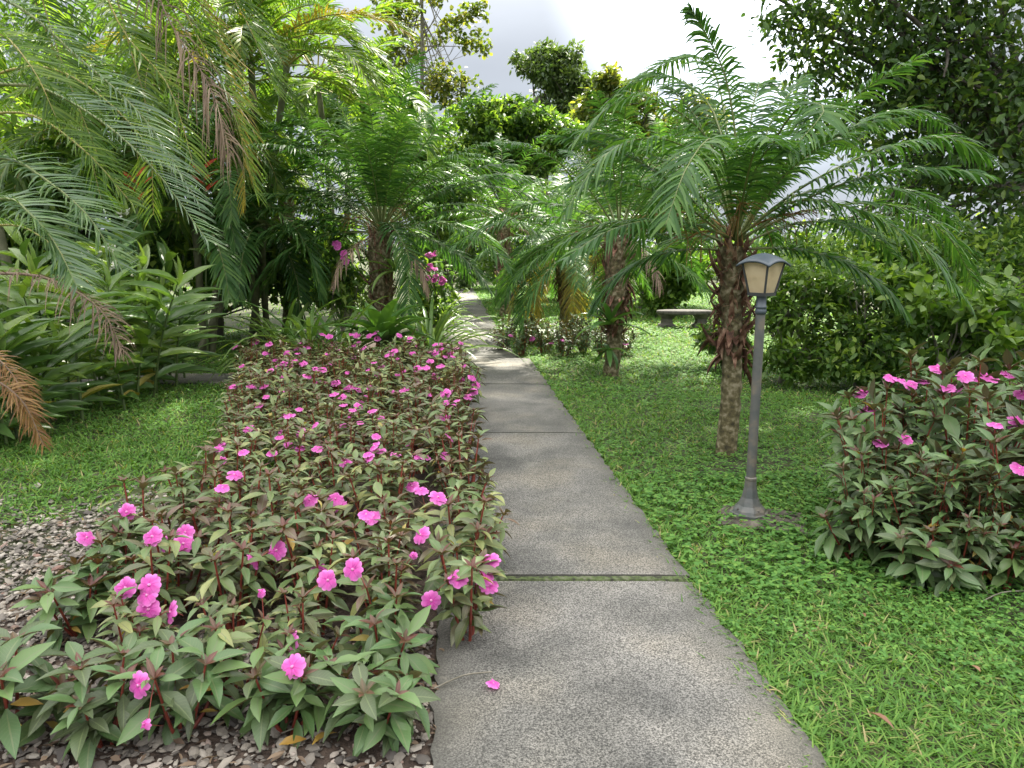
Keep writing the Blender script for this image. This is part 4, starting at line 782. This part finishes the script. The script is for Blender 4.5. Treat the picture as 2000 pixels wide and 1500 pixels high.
# dark understorey on the left
for lst, Yd, mt, lb in (([(100, 480, 120, 0), (0, 400, 150, 0), (250, 520, 90, 0), (150, 350, 120, 0), (-100, 550, 120, 0)], 10.5, 'shrub', 'dark shrub filling the shade behind the ginger'), ([(420, 520, 90, 0), (520, 540, 80, 0), (600, 500, 90, 0), (480, 430, 90, 0), (350, 450, 90, 0), (650, 560, 60, 0)], 13, 'shrub', 'dark shrub in the shade behind the side path'),
                        ([(100, 150, 200, 0), (300, 220, 160, 0), (450, 300, 140, 0), (0, 0, 200, 0), (250, 0, 200, 0), (550, 330, 100, 0)], 15, 'shrub_lt', 'leafy tree mass far behind the areca palms')):
    base = gb(lst[0][0], Yd); tree('leafy_shrub', lb, base, base+np.array([0, 0, .6]), pb(lst, Yd), 9000, .16, M[mt], .08, cat='shrub', nb=20, surf=.2, cl=1, group='dark shrubs behind the left-hand palms')
# the wood beyond, one mass
wd_ = MB(); bl = []
for k in range(60):
    x = rng.uniform(-34, 24); y = 33+rng.uniform(0, 8); hmax = 7.0 if x < -2 else (4.0 if x < 5 else 1.0); bl.append((np.array([x, y, rng.uniform(0, hmax)]), (2.6, 2.0, 1.6)))
leafy(wd_, bl, 16000, .34, T_OVAL, 12, .6, .3, .9); tag(wd_.build('woodland', M['shrub']), 'leafy wood beyond the garden', kind='stuff')

# orange-red heliconia bracts, far pink blooms
def heliconia(px, py, Yd, lb, n=5):
    b = gb(px, Yd); top = W(px, py, Yd); t = thing('heliconia', lb, 'plant', tuple(b)); mb = MB(); tube(mb, spline([b, (b+top)/2, top], 6), .012, 5); at(mb.build('stalk', M['gstem']), t)
    mb = MB(); leaves(mb, top+np.stack([np.zeros(n), np.zeros(n), -np.arange(n)*.07], 1), np.array([[(-1)**k*.8, -.2, .7] for k in range(n)]), np.array([0, -1., .2]), .22, .05, T_LONG); at(mb.build('bract', M['red']), t)
    mb = MB(); k = 5; a = np.arange(k)*2.4; leaves(mb, np.stack([np.full(k, top[0]), np.full(k, top[1]), top[2]*np.linspace(.4, .9, k)], 1), np.stack([np.cos(a), np.sin(a), np.full(k, .7)], 1), UP, .6, .16, T_LONG); at(mb.build('foliage', M['ginger']), t)
heliconia(266, 345, 9.4, 'heliconia with an upright orange bract among the areca fronds'); heliconia(398, 330, 10.2, 'heliconia with a red bract beside the dark areca')
def tall_bloom(px, py, Yd, pts, lb):
    b = gb(px, Yd); t = thing('flowering_shrub', lb, 'flowering plant', tuple(b)); fo = MB(); bl = pb([(px, py+40, 34, 0), (px+15, py+90, 40, 0), (px-10, py+70, 30, 0)], Yd); c = leafy(fo, bl, 600, .16, T_LANCE, 10, .35, .4, .8); at(fo.build('foliage', M['shrub']), t)
    sm = MB(); limbs(sm, b, b+np.array([0, 0, .5]), c, .03, 10); at(sm.build('stem', M['twig']), t)
    for (fx, fy) in pts:
        for k in range(3):
            f = link('flower', FL[k], t); f.location = Vector(W(fx+rng.normal(0, 5), fy+rng.normal(0, 5), Yd-.45))-t.location; f.rotation_euler = (rng.uniform(.5, 1.4), rng.normal(0, .4), 0); f.scale = (1.5,)*3
tall_bloom(665, 480, 10.9, [(660, 478), (675, 502)], 'tall pink-flowered shrub left of the date palm trunk'); tall_bloom(842, 500, 12.3, [(842, 497), (845, 525), (868, 552), (845, 540)], 'tall pink-flowered shrub right of the date palm, by the path')

# ------------------------------------------------------------------ garden lamp
bl_ = G(1462, 1012); YL = bl_[1]; X0 = bl_[0]
def zat(py): return W(1462, py, YL)[2]
lamp = thing('garden_lamp', 'grey bollard lamp post with a cream-paned lantern beside the path', 'lamp', (X0, YL, .03))
zc, zl, zr, zt = zat(606)-.03, zat(574)-.03, zat(514)-.03, zat(494)-.03
mb = MB(); lathe(mb, [(.0, .0), (.112, .0), (.112, .012), (.098, .016), (.092, .03), (.068, .055), (.048, .10), (.036, .16), (.033, .20), (.035, .205), (.035, .215), (.027, .222)], 8); mb.build('base', M['iron'], lamp, smooth=False)
for k in range(4):
    mb = MB(); a = k*1.571+.4; lathe(mb, [(0, .030), (.008, .028), (.009, .016)], 6, c=(.078*math.cos(a), .078*math.sin(a), .012)); mb.build('bolt', M['stone'], lamp, smooth=False)
mb = MB(); lathe(mb, [(.027, .20), (.0262, .6), (.0258, zc)], 20); mb.build('pole', M['iron'], lamp)
mb = MB(); lathe(mb, [(.0, zc-.02), (.030, zc-.02), (.031, zc+.0), (.0285, zc+.004), (.0285, zc+.012), (.032, zc+.014), (.032, zc+.022), (.027, zc+.026), (.027, zl-.004)], 20); mb.build('collar', M['cap'], lamp)
rb, rt_ = .066, .112                                    # lantern corner radii, bottom and top
ca = [R(-96)+k*math.pi/2 for k in range(4)]
mb = MB(); cs = lambda r, z: np.array([[r*math.cos(a), r*math.sin(a), z] for a in ca])
V = np.concatenate([cs(rb+.010, zl-.010), cs(rb+.012, zl+.008), cs(rb-.004, zl+.008), cs(rb*.4, zl-.014)]); q4 = range(4)
mb.add(V, [[k, (k+1) % 4, 4+(k+1) % 4, 4+k] for k in q4]+[[4+k, 4+(k+1) % 4, 8+(k+1) % 4, 8+k] for k in q4]+[[12+k, 12+(k+1) % 4, (k+1) % 4, k] for k in q4]+[[8, 9, 10, 11], [15, 14, 13, 12]])
for k in q4:
    a = ca[k]; tube(mb, [[(rb+.003)*math.cos(a), (rb+.003)*math.sin(a), zl], [(rt_+.002)*math.cos(a), (rt_+.002)*math.sin(a), zr+.012]], .0062, 6)
mb.build('lantern_frame', M['dark_iron'], lamp, smooth=False)
for k in q4:
    mb = MB(); a, b = ca[k], ca[(k+1) % 4]; Vp = []; Ap = []
    for t in np.linspace(0, 1, 7):
        bul = .006*math.sin(t*math.pi); r = rb+(rt_-rb)*t
        for u in np.linspace(0, 1, 5):
            x = r*(math.cos(a)*(1-u)+math.cos(b)*u); yv = r*(math.sin(a)*(1-u)+math.sin(b)*u); am = (a+b)/2 if abs(a-b) < 3.2 else (a+b)/2+math.pi; o = bul*math.sin(u*math.pi)
            Vp.append([x+o*math.cos(am), yv+o*math.sin(am), zl+.006+(zr+.008-zl-.006)*t]); Ap.append([0, 0, .5])
    mb.add(Vp, [[i*5+j, i*5+j+1, (i+1)*5+j+1, (i+1)*5+j] for i in range(6) for j in range(4)], Ap); mb.build('pane', M['pane'], lamp)
# domed square hood with arched edges between its four drooping corners
mb = MB(); n = 17; us = np.linspace(-1, 1, n); hw = .104; Vt = []
for v in us:
    for u in us:
        e = max(abs(u), abs(v)); rr_ = (abs(u)**2.2+abs(v)**2.2); z = zt-(zt-zr+.002)*min(1.25, (rr_/2)**.8*1.05+.10*e**3); x, yv = u*hw, v*hw; th = R(-96-45)
        Vt.append([x*math.cos(th)-yv*math.sin(th), x*math.sin(th)+yv*math.cos(th), z])
Vt = np.array(Vt); Vbm = Vt.copy(); Vbm[:, 2] -= .010; Vbm[:, :2] *= .985; Fq = [[r*n+c, r*n+c+1, (r+1)*n+c+1, (r+1)*n+c] for r in range(n-1) for c in range(n-1)]
rim = [c for c in range(n)]+[r*n+n-1 for r in range(1, n)]+[(n-1)*n+c for c in range(n-2, -1, -1)]+[r*n for r in range(n-2, 0, -1)]; N2 = n*n
mb.add(np.concatenate([Vt, Vbm]), Fq+[[N2+a for a in f[::-1]] for f in Fq]+[[rim[i], N2+rim[i], N2+rim[(i+1) % len(rim)], rim[(i+1) % len(rim)]] for i in range(len(rim))]); mb.build('hood', M['cap'], lamp)
# its pad
pdm = MB(); pc = G(1487, 1018); th = R(-18); nn = 9; Vp = []
for j in range(nn):
    for i in range(nn):
        u, v = (i/(nn-1)-.5)*.46, (j/(nn-1)-.5)*.34; e = max(abs(i-4), abs(j-4)) == 4
        Vp.append([pc[0]+u*math.cos(th)-v*math.sin(th)+e*rng.normal(0, .012), pc[1]+u*math.sin(th)+v*math.cos(th)+e*rng.normal(0, .012), .030-.012*e+rng.normal(0, .002)])
rim = list(range(nn))+[r*nn+nn-1 for r in range(1, nn)]+[(nn-1)*nn+c for c in range(nn-2, -1, -1)]+[r*nn for r in range(nn-2, 0, -1)]; Vp = np.array(Vp); bt = Vp[rim].copy(); bt[:, 2] = -.03; L0 = len(Vp)
pdm.add(np.concatenate([Vp, bt]), [[r*nn+c, r*nn+c+1, (r+1)*nn+c+1, (r+1)*nn+c] for r in range(nn-1) for c in range(nn-1)]+[[rim[i], L0+i, L0+(i+1) % len(rim), rim[(i+1) % len(rim)]] for i in range(len(rim))])
tag(pdm.build('lamp_pad', M['pad'], smooth=False), 'rough dark concrete pad sunk in the grass under the lamp post', 'pad')

# ------------------------------------------------------------------ stone bench
bb = G(1335, 640); bt = thing('stone_bench', 'low grey stone bench half hidden by shrubs at the back of the lawn', 'bench', (bb[0], bb[1], 0))
z1 = W(1335, 606, bb[1])[2]; mb = MB(); n = 28; prof = [(.0, z1-.07), (.60, z1-.07), (.63, z1-.05), (.63, z1-.015), (.61, z1), (0, z1)]
lathe(mb, prof, n); o = mb.build('seat', M['stone'], bt); o.scale = (.85, .42, 1)
for s in (-1, 1):
    mb = MB(); V = []; 
    for z, w, d in ((0, .15, .13), (.06, .15, .13), (.09, .10, .10), (z1-.16, .09, .09), (z1-.10, .14, .14), (z1-.072, .16, .16)): V += [[s*.33-w, -d, z], [s*.33+w, -d, z], [s*.33+w, d, z], [s*.33-w, d, z]]
    mb.add(V, [[i*4+k, i*4+(k+1) % 4, i*4+4+(k+1) % 4, i*4+4+k] for i in range(5) for k in range(4)]); mb.build('leg', M['stone'], bt, smooth=False)

# ------------------------------------------------------------------ small fallen things
def fallen(px, py, L, mt, lb, z=.012, name='fallen_leaf', n=1, tpl=T_LANCE2):
    q = G(px, py, z); mb = MB(); a = rng.random()*6.28; leaves(mb, np.zeros((1, 3)), np.array([[math.cos(a), math.sin(a), .25]]), UP+rdir(1)[0]*.4, L, L*.38, tpl); o = mb.build(name, M[mt]); o.location = q; tag(o, lb, 'leaf')
fallen(1697, 1392, .085, 'brown_leaf', 'curled brown leaf lying on the grass at lower right', .045); fallen(1690, 1205, .04, 'brown_leaf', 'small dull brown leaf in the grass right of the path joint', .045)
fallen(1915, 1312, .05, 'brown_leaf', 'brown leaf in the grass near the right edge', .045); fallen(545, 1455, .08, 'imp_yellow', 'orange-yellow leaf on the gravel under the front impatiens', .03)
fallen(610, 1455, .09, 'imp_yellow', 'yellow leaf on the gravel, right of the other yellow one', .03); fallen(350, 1345, .08, 'imp_yellow', 'yellowed leaf caught low between the front impatiens', .12); fallen(300, 1100, .05, 'brown_leaf', 'brown leaf on the gravel left of the flower bed', .03)
f = link('fallen_flower', FL[0]); f.location = G(963, 1335, .045); f.rotation_euler = (.3, .2, 1); f.scale = (.75, .75, .8); tag(f, 'fallen pink flower lying on the concrete path', 'flower')
for k, (px, py, dx, lb) in enumerate(((905, 1335, .10, 'thin curved dry twig on the path edge under the impatiens'), (1960, 1170, .12, 'dry brown twig on the ground under the right-hand bush'), (640, 1420, .14, 'bent dry twig on the gravel before the front impatiens'))):
    q = G(px, py, .03); mb = MB(); tube(mb, spline([[-dx, -.03, .0], [0, .02, .02], [dx, .05, .015]], 7), .003, 5); o = mb.build('dry_twig', M['twig']); o.location = q; tag(o, lb, 'twig')
lt = MB(); k = 1500; xx = rng.uniform(-3.2, pleft(2)-.01, k); yy_ = rng.uniform(1.6, 4.2, k); leaves(lt, np.stack([xx, yy_, rng.uniform(.015, .035, k)], 1), nrm(np.stack([rng.normal(size=k), rng.normal(size=k), rng.normal(0, .15, k)], 1)), UP+rdir(k)*.5, rng.uniform(.02, .07, k), rng.uniform(.006, .02, k), T_LANCE)
tag(lt.build('leaf_litter', M['dead']), 'dry leaf litter strewn over the gravel', kind='stuff')
